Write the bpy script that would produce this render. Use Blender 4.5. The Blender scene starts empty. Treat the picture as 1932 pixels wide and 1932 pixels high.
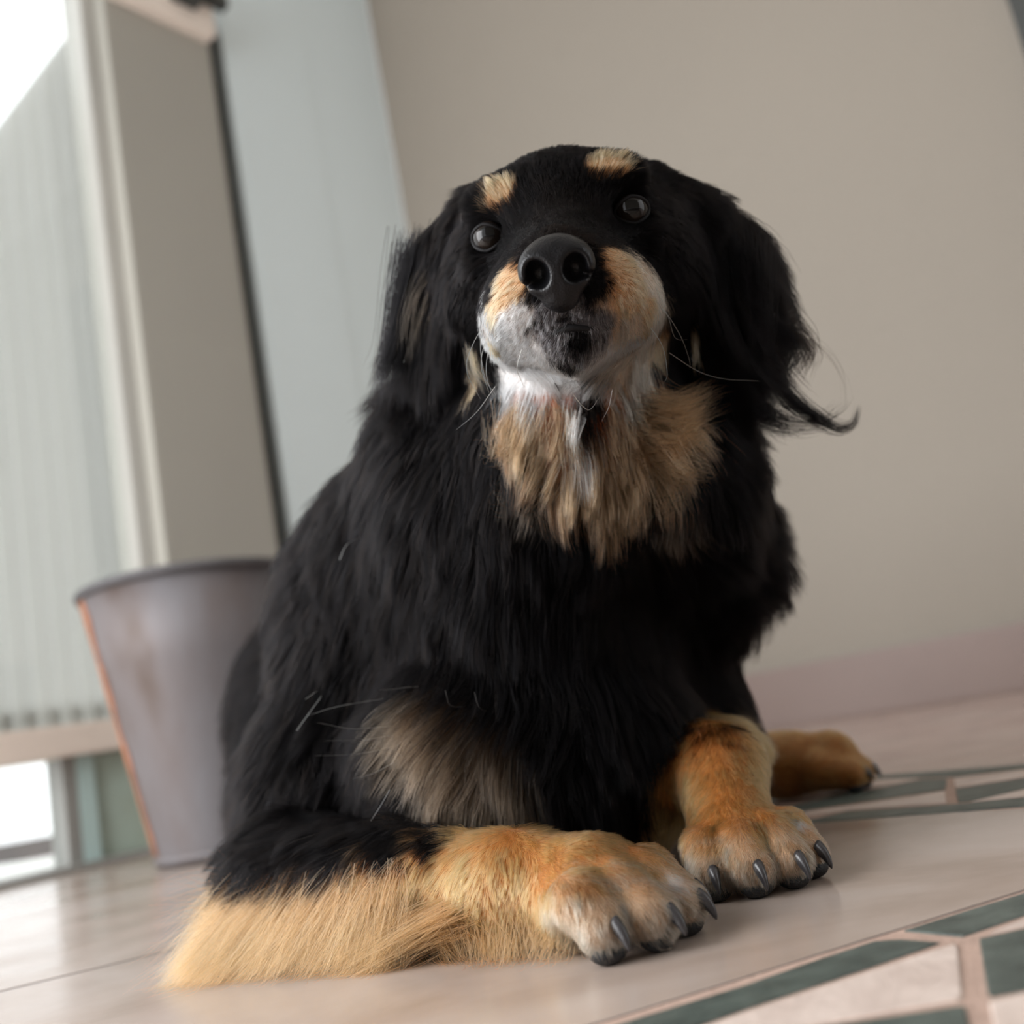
import bpy, bmesh, math, random
import numpy as np
from mathutils import Vector, Matrix

random.seed(7)
rng = np.random.default_rng(11)
scene = bpy.context.scene
COL = scene.collection

# ------------------------------------------------------------------ camera
FPX = 1900.0                                   # focal length in pixels of the 1932 px frame
ROLL, PITCH = math.radians(10.65), math.radians(11.66)
CAM = np.array([0.0, 0.0, 0.115])
R0 = np.array([1.0, 0, 0])
FW = np.array([0, math.cos(PITCH), math.sin(PITCH)])
U0 = np.array([0, -math.sin(PITCH), math.cos(PITCH)])
RT = math.cos(ROLL) * R0 - math.sin(ROLL) * U0
UP = math.cos(ROLL) * U0 + math.sin(ROLL) * R0

cam_data = bpy.data.cameras.new('camera')
cam = bpy.data.objects.new('camera', cam_data)
COL.objects.link(cam)
cam.matrix_world = Matrix(((RT[0], UP[0], -FW[0], CAM[0]), (RT[1], UP[1], -FW[1], CAM[1]),
                           (RT[2], UP[2], -FW[2], CAM[2]), (0, 0, 0, 1)))
cam_data.sensor_fit = 'HORIZONTAL'
cam_data.sensor_width = 36.0
cam_data.lens = 36.0 * FPX / 1932.0
cam_data.clip_start = 0.02
cam_data.clip_end = 60
cam_data.dof.use_dof = True
cam_data.dof.focus_distance = 0.535
cam_data.dof.aperture_fstop = (cam_data.lens / 1000.0) / 0.0084
scene.camera = cam

# ------------------------------------------------------------------ light
world = bpy.data.worlds.new('world')
scene.world = world
world.use_nodes = True
wn = world.node_tree.nodes
wn['Background'].inputs['Color'].default_value = (0.97, 0.98, 1.0, 1)
wn['Background'].inputs['Strength'].default_value = 1.75


def area_light(name, loc, target, sx, sy, power, color):
    d = bpy.data.lights.new(name, 'AREA')
    d.shape = 'RECTANGLE'
    d.size, d.size_y = sx, sy
    d.energy = power
    d.color = color
    o = bpy.data.objects.new(name, d)
    COL.objects.link(o)
    o.location = loc
    o.rotation_euler = (Vector(target) - Vector(loc)).to_track_quat('-Z', 'Y').to_euler()
    return o


# daylight entering through the glazed side of the room, left of the camera
area_light('window_daylight', (-1.60, 0.10, 0.80), (0.05, 0.55, 0.30), 1.3, 1.45, 54, (0.97, 0.98, 1.0))
cy = scene.cycles
cy.max_bounces = 5; cy.diffuse_bounces = 3; cy.glossy_bounces = 2; cy.transmission_bounces = 4; cy.transparent_max_bounces = 8
cy.use_adaptive_sampling = True; cy.adaptive_threshold = 0.06; cy.adaptive_min_samples = 16
cy.caustics_reflective = False; cy.caustics_refractive = False

vs = scene.view_settings
scene.display_settings.display_device = 'sRGB'
vs.view_transform = 'Standard'
vs.look = 'None'
vs.exposure = 0.22
vs.gamma = 1.0
vs.use_curve_mapping = False


# ------------------------------------------------------------------ helpers
def ray(px, py):
    return FW + (px - 966) / FPX * RT + (966 - py) / FPX * UP


def at(px, py, d):
    return CAM + ray(px, py) * d


def floor_at(px, py, z=0.0):
    q = ray(px, py)
    return CAM + q * ((z - CAM[2]) / q[2])


def lin(r, g, b):
    f = lambda c: (c / 255 / 12.92) if c / 255 <= 0.04045 else ((c / 255 + 0.055) / 1.055) ** 2.4
    return (f(r), f(g), f(b))


def tag(o, label=None, cat=None, group=None, kind=None):
    if label: o['label'] = label
    if cat: o['category'] = cat
    if group: o['group'] = group
    if kind: o['kind'] = kind
    return o


def link(name, me, mat=None, parent=None):
    o = bpy.data.objects.new(name, me)
    COL.objects.link(o)
    if mat is not None and not me.materials:
        me.materials.append(mat)
    if parent is not None:
        o.parent = parent
    return o


def mesh(name, verts, faces, smooth=False):
    me = bpy.data.meshes.new(name)
    me.from_pydata([tuple(map(float, v)) for v in verts], [], [tuple(map(int, f)) for f in faces])
    if smooth:
        me.polygons.foreach_set('use_smooth', [True] * len(me.polygons))
    me.update()
    return me


def prism(poly, z0, z1, bevel=0.0):
    """Closed prism over a ccw ground polygon, top edge chamfered by bevel."""
    poly = [np.asarray(p[:2], float) for p in poly]
    a = sum(poly[i][0] * poly[(i + 1) % len(poly)][1] - poly[(i + 1) % len(poly)][0] * poly[i][1] for i in range(len(poly)))
    if a < 0: poly = poly[::-1]
    n = len(poly)
    cen = sum(poly) / n
    V = [(p[0], p[1], z0) for p in poly]
    V += [(p[0], p[1], z1 - bevel) for p in poly]
    F = [tuple(range(n))[::-1]]
    for i in range(n):
        j = (i + 1) % n
        F.append((i, j, n + j, n + i))
    if bevel:
        ins = []
        for i in range(n):
            e1 = poly[i] - poly[i - 1]; e2 = poly[(i + 1) % n] - poly[i]
            e1 /= np.linalg.norm(e1); e2 /= np.linalg.norm(e2)
            n1 = np.array([-e1[1], e1[0]]); n2 = np.array([-e2[1], e2[0]])
            m = n1 + n2; m /= max(0.35, m @ n1 * 1.0) if m @ n1 > 0 else 1
            ins.append(poly[i] + m * bevel)
        V += [(p[0], p[1], z1) for p in ins]
        for i in range(n):
            j = (i + 1) % n
            F.append((n + i, n + j, 2 * n + j, 2 * n + i))
        F.append(tuple(range(2 * n, 3 * n)))
    else:
        F.append(tuple(range(n, 2 * n)))
    return V, F


def box_frame(o, ax, ay, az, x0, x1, y0, y1, z0, z1, bev=0.0):
    """Box in the frame o + x*ax + y*ay + z*az as verts, faces."""
    V = []
    for z in (z0, z1):
        for y in (y0, y1):
            for x in (x0, x1):
                V.append(np.asarray(o) + x * np.asarray(ax) + y * np.asarray(ay) + z * np.asarray(az))
    F = [(0, 2, 3, 1), (4, 5, 7, 6), (0, 1, 5, 4), (2, 6, 7, 3), (0, 4, 6, 2), (1, 3, 7, 5)]
    return V, F


def box(name, o, ax, ay, az, e, mat, parent=None, bevel=0.0):
    V, F = box_frame(o, ax, ay, az, *e)
    me = mesh(name, V, F)
    bm = bmesh.new(); bm.from_mesh(me)
    bmesh.ops.recalc_face_normals(bm, faces=bm.faces)
    if bevel:
        bmesh.ops.bevel(bm, geom=bm.edges[:] + bm.verts[:], offset=bevel, segments=2, affect='EDGES', profile=0.7)
    bm.to_mesh(me); bm.free()
    return link(name, me, mat, parent)


# ------------------------------------------------------------------ materials
def new_mat(name):
    m = bpy.data.materials.new(name)
    m.use_nodes = True
    nt = m.node_tree
    return m, nt, nt.nodes['Principled BSDF']


def paint_mat(name, col, rough=0.6, var=0.06, scale=3.0, bump=0.0, bscale=60.0, col2=None, spec=0.5):
    m, nt, b = new_mat(name)
    tc = nt.nodes.new('ShaderNodeTexCoord')
    n = nt.nodes.new('ShaderNodeTexNoise')
    n.inputs['Scale'].default_value = scale
    n.inputs['Detail'].default_value = 5
    nt.links.new(tc.outputs['Object'], n.inputs['Vector'])
    r = nt.nodes.new('ShaderNodeValToRGB')
    c2 = col2 or tuple(min(1, c * (1 + var)) for c in col)
    c1 = col if col2 else tuple(c * (1 - var) for c in col)
    r.color_ramp.elements[0].color = (*c1, 1); r.color_ramp.elements[0].position = 0.3
    r.color_ramp.elements[1].color = (*c2, 1); r.color_ramp.elements[1].position = 0.7
    nt.links.new(n.outputs['Fac'], r.inputs['Fac'])
    nt.links.new(r.outputs['Color'], b.inputs['Base Color'])
    b.inputs['Roughness'].default_value = rough
    b.inputs['Specular IOR Level'].default_value = spec
    if bump:
        n2 = nt.nodes.new('ShaderNodeTexNoise')
        n2.inputs['Scale'].default_value = bscale
        n2.inputs['Detail'].default_value = 4
        nt.links.new(tc.outputs['Object'], n2.inputs['Vector'])
        bp = nt.nodes.new('ShaderNodeBump')
        bp.inputs['Strength'].default_value = bump
        bp.inputs['Distance'].default_value = 0.002
        nt.links.new(n2.outputs['Fac'], bp.inputs['Height'])
        nt.links.new(bp.outputs['Normal'], b.inputs['Normal'])
    return m


M_WALL = paint_mat('greige_wall_paint', lin(150, 142, 131), 0.75, 0.02, 1.5, 0.1, 40)
M_BASE = paint_mat('mauve_skirting_paint', lin(138, 120, 113), 0.5, 0.04, 4)
M_DARK = paint_mat('dark_frame_paint', lin(62, 64, 62), 0.5, 0.08, 6)
M_PALE = paint_mat('pale_door_paint', lin(228, 240, 243), 0.45, 0.03, 1.2)
M_GREIGE2 = paint_mat('grey_pier_paint', lin(168, 165, 156), 0.7, 0.03, 2)
M_BLIND = paint_mat('white_slat_paint', lin(226, 226, 224), 0.55, 0.02, 5)
M_GROUT = paint_mat('floor_grout', lin(172, 146, 132), 0.9, 0.12, 60, 0.5, 300)
M_BED = paint_mat('dark_joint_mortar', lin(70, 60, 56), 0.9, 0.12, 60, 0.5, 300)
M_GREEN = paint_mat('green_slate', lin(58, 66, 62), 0.45, 0.2, 45, 0.35, 160, col2=lin(90, 99, 93))
M_WHITE = paint_mat('pink_white_marble', lin(186, 168, 158), 0.5, 0.08, 30, 0.35, 200, col2=lin(212, 196, 186))


def tile_mat(name, ca, cb, cc):
    m, nt, b = new_mat(name)
    tc = nt.nodes.new('ShaderNodeTexCoord')
    n = nt.nodes.new('ShaderNodeTexNoise'); n.inputs['Scale'].default_value = 5; n.inputs['Detail'].default_value = 6
    n.inputs['Distortion'].default_value = 0.6
    n2 = nt.nodes.new('ShaderNodeTexNoise'); n2.inputs['Scale'].default_value = 14; n2.inputs['Detail'].default_value = 9
    nt.links.new(tc.outputs['Object'], n.inputs['Vector']); nt.links.new(tc.outputs['Object'], n2.inputs['Vector'])
    r = nt.nodes.new('ShaderNodeValToRGB')
    e = r.color_ramp.elements
    e[0].position = 0.32; e[0].color = (*ca, 1); e[1].position = 0.68; e[1].color = (*cc, 1)
    x = e.new(0.5); x.color = (*cb, 1)
    nt.links.new(n.outputs['Fac'], r.inputs['Fac'])
    r2 = nt.nodes.new('ShaderNodeMapRange'); r2.inputs['To Min'].default_value = 0.92; r2.inputs['To Max'].default_value = 1.06
    nt.links.new(n2.outputs['Fac'], r2.inputs['Value'])
    mx = nt.nodes.new('ShaderNodeMix'); mx.data_type = 'RGBA'; mx.blend_type = 'MULTIPLY'
    mx.inputs[0].default_value = 1
    nt.links.new(r.outputs['Color'], mx.inputs[6]); nt.links.new(r2.outputs['Result'], mx.inputs[7])
    nt.links.new(mx.outputs[2], b.inputs['Base Color'])
    rr = nt.nodes.new('ShaderNodeMapRange'); rr.inputs['To Min'].default_value = 0.14; rr.inputs['To Max'].default_value = 0.3
    nt.links.new(n2.outputs['Fac'], rr.inputs['Value']); nt.links.new(rr.outputs['Result'], b.inputs['Roughness'])
    bp = nt.nodes.new('ShaderNodeBump'); bp.inputs['Strength'].default_value = 0.04; bp.inputs['Distance'].default_value = 0.002
    nt.links.new(n2.outputs['Fac'], bp.inputs['Height']); nt.links.new(bp.outputs['Normal'], b.inputs['Normal'])
    return m


M_TILE = tile_mat('beige_floor_tile', lin(146, 127, 114), lin(170, 155, 145), lin(183, 170, 162))
M_TILE_FAR = tile_mat('rose_floor_tile', lin(172, 148, 137), lin(180, 158, 147), lin(186, 168, 157))

# ------------------------------------------------------------------ the room
WK = np.array([-0.155, 2.792, 0.0])             # corner where the long wall ends
WR = np.array([0.788, -0.616, 0.0])             # along the long wall, to the camera
WL = np.array([-0.616, -0.788, 0.0])            # along the glazed wall, to the camera
Z = np.array([0, 0, 1.0])

# floor: bedding slab + laid pieces
fl = box('floor', (0, 0, 0), R0, (0, 1, 0), Z, (-3.2, 3.2, -1.5, 5.0, -0.06, -0.0003), M_BED)
tag(fl, kind='structure')

A21 = np.array([math.cos(math.radians(21.3)), math.sin(math.radians(21.3))])
N21 = np.array([-A21[1], A21[0]])
FD = np.array([0.098, -0.122]); FD = FD / np.linalg.norm(FD)      # direction of the far mosaic band, to the camera
FN = np.array([FD[1], -FD[0]]) * -1                               # to the right of it
far0 = floor_at(1932, 1525)[:2]


def on_band(b, off):
    """Point where the row line N21 = b meets the far-band line shifted right by off."""
    base = far0 + FN * off
    t = (b - base @ N21) / (FD @ N21)
    return base + FD * t


def tile(poly, mat=None, name='tile', z1=0.0, bevel=0.0003):
    V, F = prism(poly, -0.02, z1, bevel)
    o = link(name, mesh(name, V, F), mat or M_TILE, fl)
    return o


def rowpt(a, b): return A21 * a + N21 * b


b_edge = floor_at(1150, 1924)[:2] @ N21
b_g1 = floor_at(150, 1834)[:2] @ N21
b_g2 = floor_at(190, 1701)[:2] @ N21
step = b_g2 - b_g1
G = 0.0016
rows = [(b_edge, b_g1), (b_g1, b_g2), (b_g2, b_g2 + step), (b_g2 + step, b_g2 + 2 * step), (b_g2 + 2 * step, b_g2 + 3.2 * step)]
for i, (b0, b1) in enumerate(rows):
    ga, gb_ = (G if i == 0 else 0.0035), 0.0035
    r0, r1 = on_band(b0 + ga, -G), on_band(b1 - gb_, -G)
    cuts = [-3.0, -1.55, -0.62, None] if i else [-3.0, -1.3, None]
    for k in range(len(cuts) - 1):
        lo, hi = cuts[k], cuts[k + 1]
        pl = [rowpt(lo + G, b0 + ga), r0 if hi is None else rowpt(hi - G, b0 + ga),
              r1 if hi is None else rowpt(hi - G, b1 - gb_), rowpt(lo + G, b1 - gb_)]
        tile(pl)
band_w = (floor_at(1932, 1443)[:2] - far0) @ FN
for k in range(-2, 4):
    t0 = -0.9 + k * -0.62 + 1.4
    base = far0 + FN * (band_w + 0.002)
    p = [base + FD * (t0 - 0.618), base + FD * t0, base + FD * t0 + FN * 0.9, base + FD * (t0 - 0.618) + FN * 0.9]
    tile(p, M_TILE_FAR)
    p = [q + FN * 0.903 for q in p]
    tile(p, M_TILE_FAR)


tile([rowpt(-0.6, b_edge - 0.0005), on_band(b_edge - 0.0005, band_w), on_band(b_edge - 0.16, band_w), rowpt(-0.6, b_edge - 0.16)], M_GROUT, 'grout_bed', -0.0002, 0)
tile([rowpt(-3.0, b_edge - 0.164), on_band(b_edge - 0.164, -G), on_band(b_edge - 0.75, -G), rowpt(-3.0, b_edge - 0.75)])
tile([on_band(b_edge, 0.0), on_band(b_edge, band_w), far0 - FD * 1.2 + FN * band_w, far0 - FD * 1.2], M_GROUT, 'grout_bed', -0.0002, 0)


def pieces(polys, shifts):
    for sh in shifts:
        for mat, poly in polys:
            tile([floor_at(*p)[:2] + sh for p in poly], mat, 'mosaic_piece', 0.0006, 0.0006)


NEAR_L = (floor_at(2060, 1648)[:2] - floor_at(1130, 1946)[:2]) @ A21 + 0.02
FAR_L = abs((floor_at(2010, 1515)[:2] - floor_at(1440, 1546)[:2]) @ FD) + 0.02
pieces([
    (M_GREEN, [(1130, 1946), (1400, 1863), (1530, 1817), (1649, 1778), (1700, 1774), (1774, 1780), (1634, 1829), (1400, 1907), (1250, 1962)]),
    (M_GREEN, [(1706, 1757), (1932, 1687), (2060, 1648), (2060, 1688), (1932, 1728), (1817, 1768)]),
    (M_WHITE, [(1802, 1782), (1808, 1790), (1817, 1880), (1810, 1887), (1540, 1934), (1290, 1985), (1262, 1965), (1400, 1914), (1634, 1837)]),
    (M_GREEN, [(1848, 1773), (1932, 1754), (2040, 1726), (2040, 1836), (1932, 1870), (1872, 1881), (1864, 1876)]),
    (M_WHITE, [(1866, 1763), (1932, 1735), (2060, 1694), (2060, 1716), (1932, 1749)]),
    (M_WHITE, [(1866, 1893), (1932, 1877), (2040, 1843), (2040, 1960), (1890, 1990), (1870, 1915)]),
    (M_GREEN, [(1300, 1990), (1560, 1938), (1818, 1899), (1823, 1905), (1836, 1975), (1600, 2030)]),
], [A21 * 0.0, A21 * -NEAR_L])
pieces([
    (M_GREEN, [(1490, 1556), (1932, 1522), (2010, 1515), (2010, 1494), (1932, 1505), (1806, 1518), (1600, 1532)]),
    (M_WHITE, [(1470, 1545), (1523, 1534), (1782, 1494), (1785, 1515), (1600, 1529)]),
    (M_GREEN, [(1440, 1532), (1740, 1471), (1787, 1470), (1783, 1490), (1523, 1529), (1440, 1546)]),
    (M_WHITE, [(1560, 1498), (1666, 1472), (1733, 1469), (1650, 1486), (1530, 1511)]),
    (M_GREEN, [(1560, 1478), (1666, 1463), (1932, 1443), (2010, 1437), (2010, 1443), (1932, 1450), (1800, 1466), (1666, 1469), (1555, 1486)]),
    (M_WHITE, [(1800, 1470), (1932, 1454), (2010, 1445), (2010, 1456), (1932, 1466), (1803, 1485)]),
    (M_GREEN, [(1803, 1489), (1932, 1469), (2010, 1458), (2010, 1474), (1932, 1488), (1829, 1512), (1808, 1514)]),
    (M_WHITE, [(1834, 1513), (1932, 1491), (2010, 1476), (2010, 1491), (1932, 1502)]),
], [FD * 0.0, FD * -FAR_L])

# long wall behind the dog
w = box('wall_right', WK, WR, -np.cross(WR, Z) * 1.0, Z, (0, 3.6, 0, 0.12, -0.02, 2.7), M_WALL); tag(w, kind='structure')
OUT = -WR
bb = box('baseboard_right', WK, WR, np.cross(WR, Z), Z, (0.01, 1.65, 0, 0.018, 0.0, 0.125), M_BASE, bevel=0.004); tag(bb, kind='structure')
tr = box('trim_1', WK, WR, np.cross(WR, Z), Z, (1.652, 1.80, -0.01, 0.05, 0.0, 2.2), M_DARK, bevel=0.004); tag(tr, kind='structure')

V, F = prism([WK, WK + WL * 4.3, (-1.2, -1.7), (3.2, -1.7), (3.2, 0.2), WK + WR * 3.6], 2.7, 2.76)
cl = link('ceiling', mesh('ceiling', V, F), paint_mat('white_ceiling_paint', lin(225, 222, 216), 0.8)); tag(cl, kind='structure')
V, F = prism([WK + WL * 0.9 + OUT * 0.13, WK + WL * 0.9 + OUT * 5, WK + WL * 5 + OUT * 5, WK + WL * 5 + OUT * 0.13], -0.03, 0.004)
te = link('ground', mesh('ground', V, F), paint_mat('pale_terrace_stone', lin(235, 234, 230), 0.8, 0.03, 2)); tag(te, kind='structure')
wb = box('wall_back', (0, 0, 0), R0, (0, 1, 0), Z, (-1.2, 3.2, -1.7, -1.6, 0, 2.7), M_WALL); tag(wb, kind='structure')
# glazed wall on the left:  pale door, dark jamb, grey pier, window with slatted screen outside


def lbox(name, s0, s1, z0, z1, y0, y1, mat, parent=None, bevel=0.003):
    return box(name, WK, WL, OUT, Z, (s0, s1, y0, y1, z0, z1), mat, parent, bevel)


d = lbox('door_1', 0.0, 0.595, 0.0, 2.6, 0.0, 0.08, M_PALE); tag(d, kind='structure')
lbox('door_panel', 0.30, 0.575, 0.12, 2.45, -0.002, 0.01, M_PALE, d)
t2 = lbox('trim_2', 0.598, 0.652, 0.0, 2.03, 0.02, 0.09, M_DARK); tag(t2, kind='structure')
pr = lbox('wall_left', 0.655, 0.945, 0.0, 2.5, -0.02, 0.12, M_GREIGE2, bevel=0.006); tag(pr, kind='structure')
# window: frame, pane, sill, lower panes
wf = lbox('window_1', 0.946, 0.980, 0.0, 2.5, 0.02, 0.10, paint_mat('stone_frame_paint', lin(180, 178, 172), 0.5)); tag(wf, kind='structure')
M_SILL = paint_mat('rose_sill_paint', lin(242, 228, 216), 0.5, 0.04, 4)
lbox('window_sill', 0.972, 2.1, 0.205, 0.262, 0.0, 0.12, M_SILL, wf)
M_LOW = paint_mat('sage_lower_panel', lin(158, 166, 148), 0.35, 0.12, 6, col2=lin(178, 196, 186))
lbox('lower_panel', 0.972, 1.115, 0.012, 0.203, 0.04, 0.08, M_LOW, wf)
lbox('window_frame', 1.115, 1.15, 0.0, 0.205, 0.03, 0.09, paint_mat('aqua_frame_paint', lin(188, 212, 210), 0.4), wf)
M_FRAME = paint_mat('grey_frame_paint', lin(150, 150, 146), 0.5)
lbox('window_frame', 1.15, 1.178, 0.0, 0.205, 0.03, 0.09, M_FRAME, wf)
lbox('threshold', 0.946, 2.1, 0.0, 0.012, 0.0, 0.12, M_FRAME, wf)
gm, gnt, gb = new_mat('window_glass')
gl = gnt.nodes.new('ShaderNodeBsdfGlossy'); gl.inputs['Roughness'].default_value = 0.02
tp = gnt.nodes.new('ShaderNodeBsdfTransparent'); tp.inputs['Color'].default_value = (0.97, 0.985, 0.98, 1)
mxs = gnt.nodes.new('ShaderNodeMixShader')
mxs.inputs['Fac'].default_value = 0.06; gnt.links.new(tp.outputs[0], mxs.inputs[1]); gnt.links.new(gl.outputs[0], mxs.inputs[2])
gnt.links.new(mxs.outputs[0], gnt.nodes['Material Output'].inputs['Surface'])
lbox('pane', 0.972, 2.1, 0.262, 2.5, 0.055, 0.061, gm, wf, 0)
lbox('pane', 1.178, 2.1, 0.012, 0.205, 0.055, 0.061, gm, wf, 0)

# slatted screen outside the window, its top edge falling away to the left
sc_e = bpy.data.objects.new('slatted_screen', None); COL.objects.link(sc_e)
tag(sc_e, 'white upright slatted screen with sloping top outside the window', 'screen')
sw = 0.0235
M_SLAT, snt, sb = new_mat('translucent_white_slat')
sb.inputs['Base Color'].default_value = (*lin(232, 232, 230), 1); sb.inputs['Roughness'].default_value = 0.5
trn = snt.nodes.new('ShaderNodeBsdfTranslucent'); trn.inputs['Color'].default_value = (*lin(238, 238, 236), 1)
smx = snt.nodes.new('ShaderNodeMixShader'); smx.inputs['Fac'].default_value = 0.6
snt.links.new(sb.outputs[0], smx.inputs[1]); snt.links.new(trn.outputs[0], smx.inputs[2])
snt.links.new(smx.outputs[0], snt.nodes['Material Output'].inputs['Surface'])
for k in range(36):
    s0 = 0.75 + k * sw
    zt = lambda s: 1.93 - (s - 0.945) * 1.72
    o = WK + OUT * (0.16 + 0.010 * (k % 2))
    V = []
    for s in (s0, s0 + sw * 0.99):
        for y in (0, 0.012):
            V += [o + WL * s + OUT * y + Z * 0.27, o + WL * s + OUT * y + Z * max(0.3, zt(s))]
    F = [(0, 1, 3, 2), (4, 6, 7, 5), (0, 4, 5, 1), (2, 3, 7, 6), (1, 5, 7, 3), (0, 2, 6, 4)]
    V = [v - o for v in V]
    sl = link('slat', mesh('slat', V, F), M_SLAT, sc_e); sl.location = tuple(o)
lbx = box('rail', WK + OUT * 0.174, WL, OUT, Z, (0.955, 1.6, 0, 0.02, 0.27, 0.31), M_BLIND, sc_e)

# bracket at the head of the grey pier
br = bpy.data.objects.new('blind_bracket', None); COL.objects.link(br)
tag(br, 'small dark bracket on a pale box at the top of the grey pier', 'bracket')
lbox('mount_plate', 0.66, 0.945, 1.93, 2.06, -0.06, -0.021, M_SILL, br)
lbox('bracket_arm', 0.715, 0.785, 1.975, 2.03, -0.10, -0.06, M_DARK, br)
lbox('bracket_arm', 0.63, 0.70, 2.01, 2.04, -0.09, -0.06, M_DARK, br)

# ---- rusty bucket
m, nt, b = new_mat('rusty_zinc')
tc = nt.nodes.new('ShaderNodeTexCoord')
n1 = nt.nodes.new('ShaderNodeTexNoise'); n1.inputs['Scale'].default_value = 6; n1.inputs['Detail'].default_value = 6
mp = nt.nodes.new('ShaderNodeMapping'); mp.inputs['Scale'].default_value = (1, 1, 0.35)
nt.links.new(tc.outputs['Object'], mp.inputs['Vector']); nt.links.new(mp.outputs['Vector'], n1.inputs['Vector'])
r = nt.nodes.new('ShaderNodeValToRGB'); e = r.color_ramp.elements
e[0].position = 0.36; e[0].color = (*lin(74, 56, 44), 1); e[1].position = 0.64; e[1].color = (*lin(114, 112, 115), 1)
x = e.new(0.47); x.color = (*lin(102, 94, 93), 1)
nt.links.new(n1.outputs['Fac'], r.inputs['Fac']); nt.links.new(r.outputs['Color'], b.inputs['Base Color'])
b.inputs['Metallic'].default_value = 0.25; b.inputs['Roughness'].default_value = 0.6
M_ZINC = m
M_RUST = paint_mat('orange_rust', lin(150, 100, 74), 0.8, 0.25, 30)
M_RIM = paint_mat('dark_rim_metal', lin(78, 76, 78), 0.6, 0.15, 20)


def lathe(prof, seg=48):
    V, F = [], []
    n = len(prof)
    for i in range(seg):
        a = 2 * math.pi * i / seg
        for r_, z_ in prof: V.append((r_ * math.cos(a), r_ * math.sin(a), z_))
    for i in range(seg):
        j = (i + 1) % seg
        for k in range(n - 1):
            F.append((i * n + k, j * n + k, j * n + k + 1, i * n + k + 1))
    return V, F


bk = bpy.data.objects.new('rusty_bucket', None); COL.objects.link(bk)
bk.location = tuple(floor_at(424, 1612)); bk.location.z = 0.0
tag(bk, 'tapered grey metal bucket with rust streaks standing behind the dog', 'bucket')
HB, RB0, RB1 = 0.425, 0.098, 0.174
rr_ = lambda z: RB0 + (RB1 - RB0) * z / HB
V, F = lathe([(0.0, 0.004), (RB0 - 0.004, 0.004), (RB0, 0.0), (RB0 + 0.003, 0.012), (rr_(0.02), 0.02), (rr_(0.3), 0.3), (rr_(HB), HB),
              (rr_(HB) - 0.004, HB), (rr_(0.02) - 0.004, 0.02), (0.0, 0.018)])
link('body', mesh('body', V, F, True), M_ZINC, bk)
V, F = lathe([(RB1 + 0.007 * math.cos(t), HB + 0.008 * math.sin(t)) for t in np.linspace(0, 2 * math.pi, 9)])
link('rim', mesh('rim', V, F, True), M_RIM, bk)
V, F = lathe([(rr_(0.012) + 0.004 * math.cos(t), 0.010 + 0.006 * math.sin(t)) for t in np.linspace(0, 2 * math.pi, 9)])
link('foot_ring', mesh('foot_ring', V, F, True), M_ZINC, bk)
for ang, wd in ((math.radians(216), 0.10), (math.radians(22), 0.1)):        # rusted side seams
    V, F = [], []
    for i in range(14):
        z = 0.02 + (HB - 0.03) * i / 13
        for k in (-1, 1):
            a = ang + k * wd * (0.7 + 0.3 * math.sin(i * 1.7))
            V.append(((rr_(z) + 0.0025) * math.cos(a), (rr_(z) + 0.0025) * math.sin(a), z))
            V.append(((rr_(z) - 0.001) * math.cos(a), (rr_(z) - 0.001) * math.sin(a), z))
    for i in range(13):
        q = i * 4
        F += [(q, q + 2, q + 6, q + 4), (q + 1, q + 5, q + 7, q + 3), (q, q + 4, q + 5, q + 1), (q + 2, q + 3, q + 7, q + 6)]
    link('seam', mesh('seam', V, F, True), M_RUST, bk)
# ------------------------------------------------------------------ the dog: body as one surface grown from a distance field
def set_grid(lo, hi, h):
    global VOX, GMIN, GN, FIELD, GX
    VOX = h; GMIN = np.asarray(lo, float)
    GN = np.ceil((np.asarray(hi) - GMIN) / h).astype(int) + 1
    FIELD = np.full(tuple(GN), 0.06, np.float32)
    GX = [(GMIN[i] + h * np.arange(GN[i])).astype(np.float32) for i in range(3)]


set_grid((-0.43, 0.43, -0.006), (0.36, 1.42, 0.50), 0.0027)


def stamp(lo, hi, fn, k, mode='add'):
    global FIELD
    pad = 0.062 if mode == 'add' else k + 0.004
    i0 = np.maximum(0, np.floor((np.asarray(lo) - pad - GMIN) / VOX).astype(int))
    i1 = np.minimum(GN, np.ceil((np.asarray(hi) + pad - GMIN) / VOX).astype(int) + 1)
    if np.any(i1 <= i0): return
    s = tuple(slice(a, b_) for a, b_ in zip(i0, i1))
    X = GX[0][s[0]][:, None, None]; Y = GX[1][s[1]][None, :, None]; Zz = GX[2][s[2]][None, None, :]
    d_ = fn(X, Y, Zz)
    D = FIELD[s]
    if mode == 'add':
        h = np.maximum(k - np.abs(D - d_), 0) / k
        FIELD[s] = np.minimum(D, d_) - h * h * k * 0.25
    else:
        d_ = -d_
        h = np.maximum(k - np.abs(D - d_), 0) / k
        FIELD[s] = np.maximum(D, d_) + h * h * k * 0.25


def cone(a, b_, ra, rb, k=0.02, mode='add'):
    a = np.asarray(a, np.float32); b_ = np.asarray(b_, np.float32); ab = b_ - a; L2 = float(ab @ ab)

    def fn(X, Y, Zz):
        t = np.clip(((X - a[0]) * ab[0] + (Y - a[1]) * ab[1] + (Zz - a[2]) * ab[2]) / L2, 0, 1)
        dx = X - a[0] - t * ab[0]; dy = Y - a[1] - t * ab[1]; dz = Zz - a[2] - t * ab[2]
        return np.sqrt(dx * dx + dy * dy + dz * dz) - (ra + t * (rb - ra))
    r_ = max(ra, rb)
    stamp(np.minimum(a, b_) - r_, np.maximum(a, b_) + r_, fn, k, mode)


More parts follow.
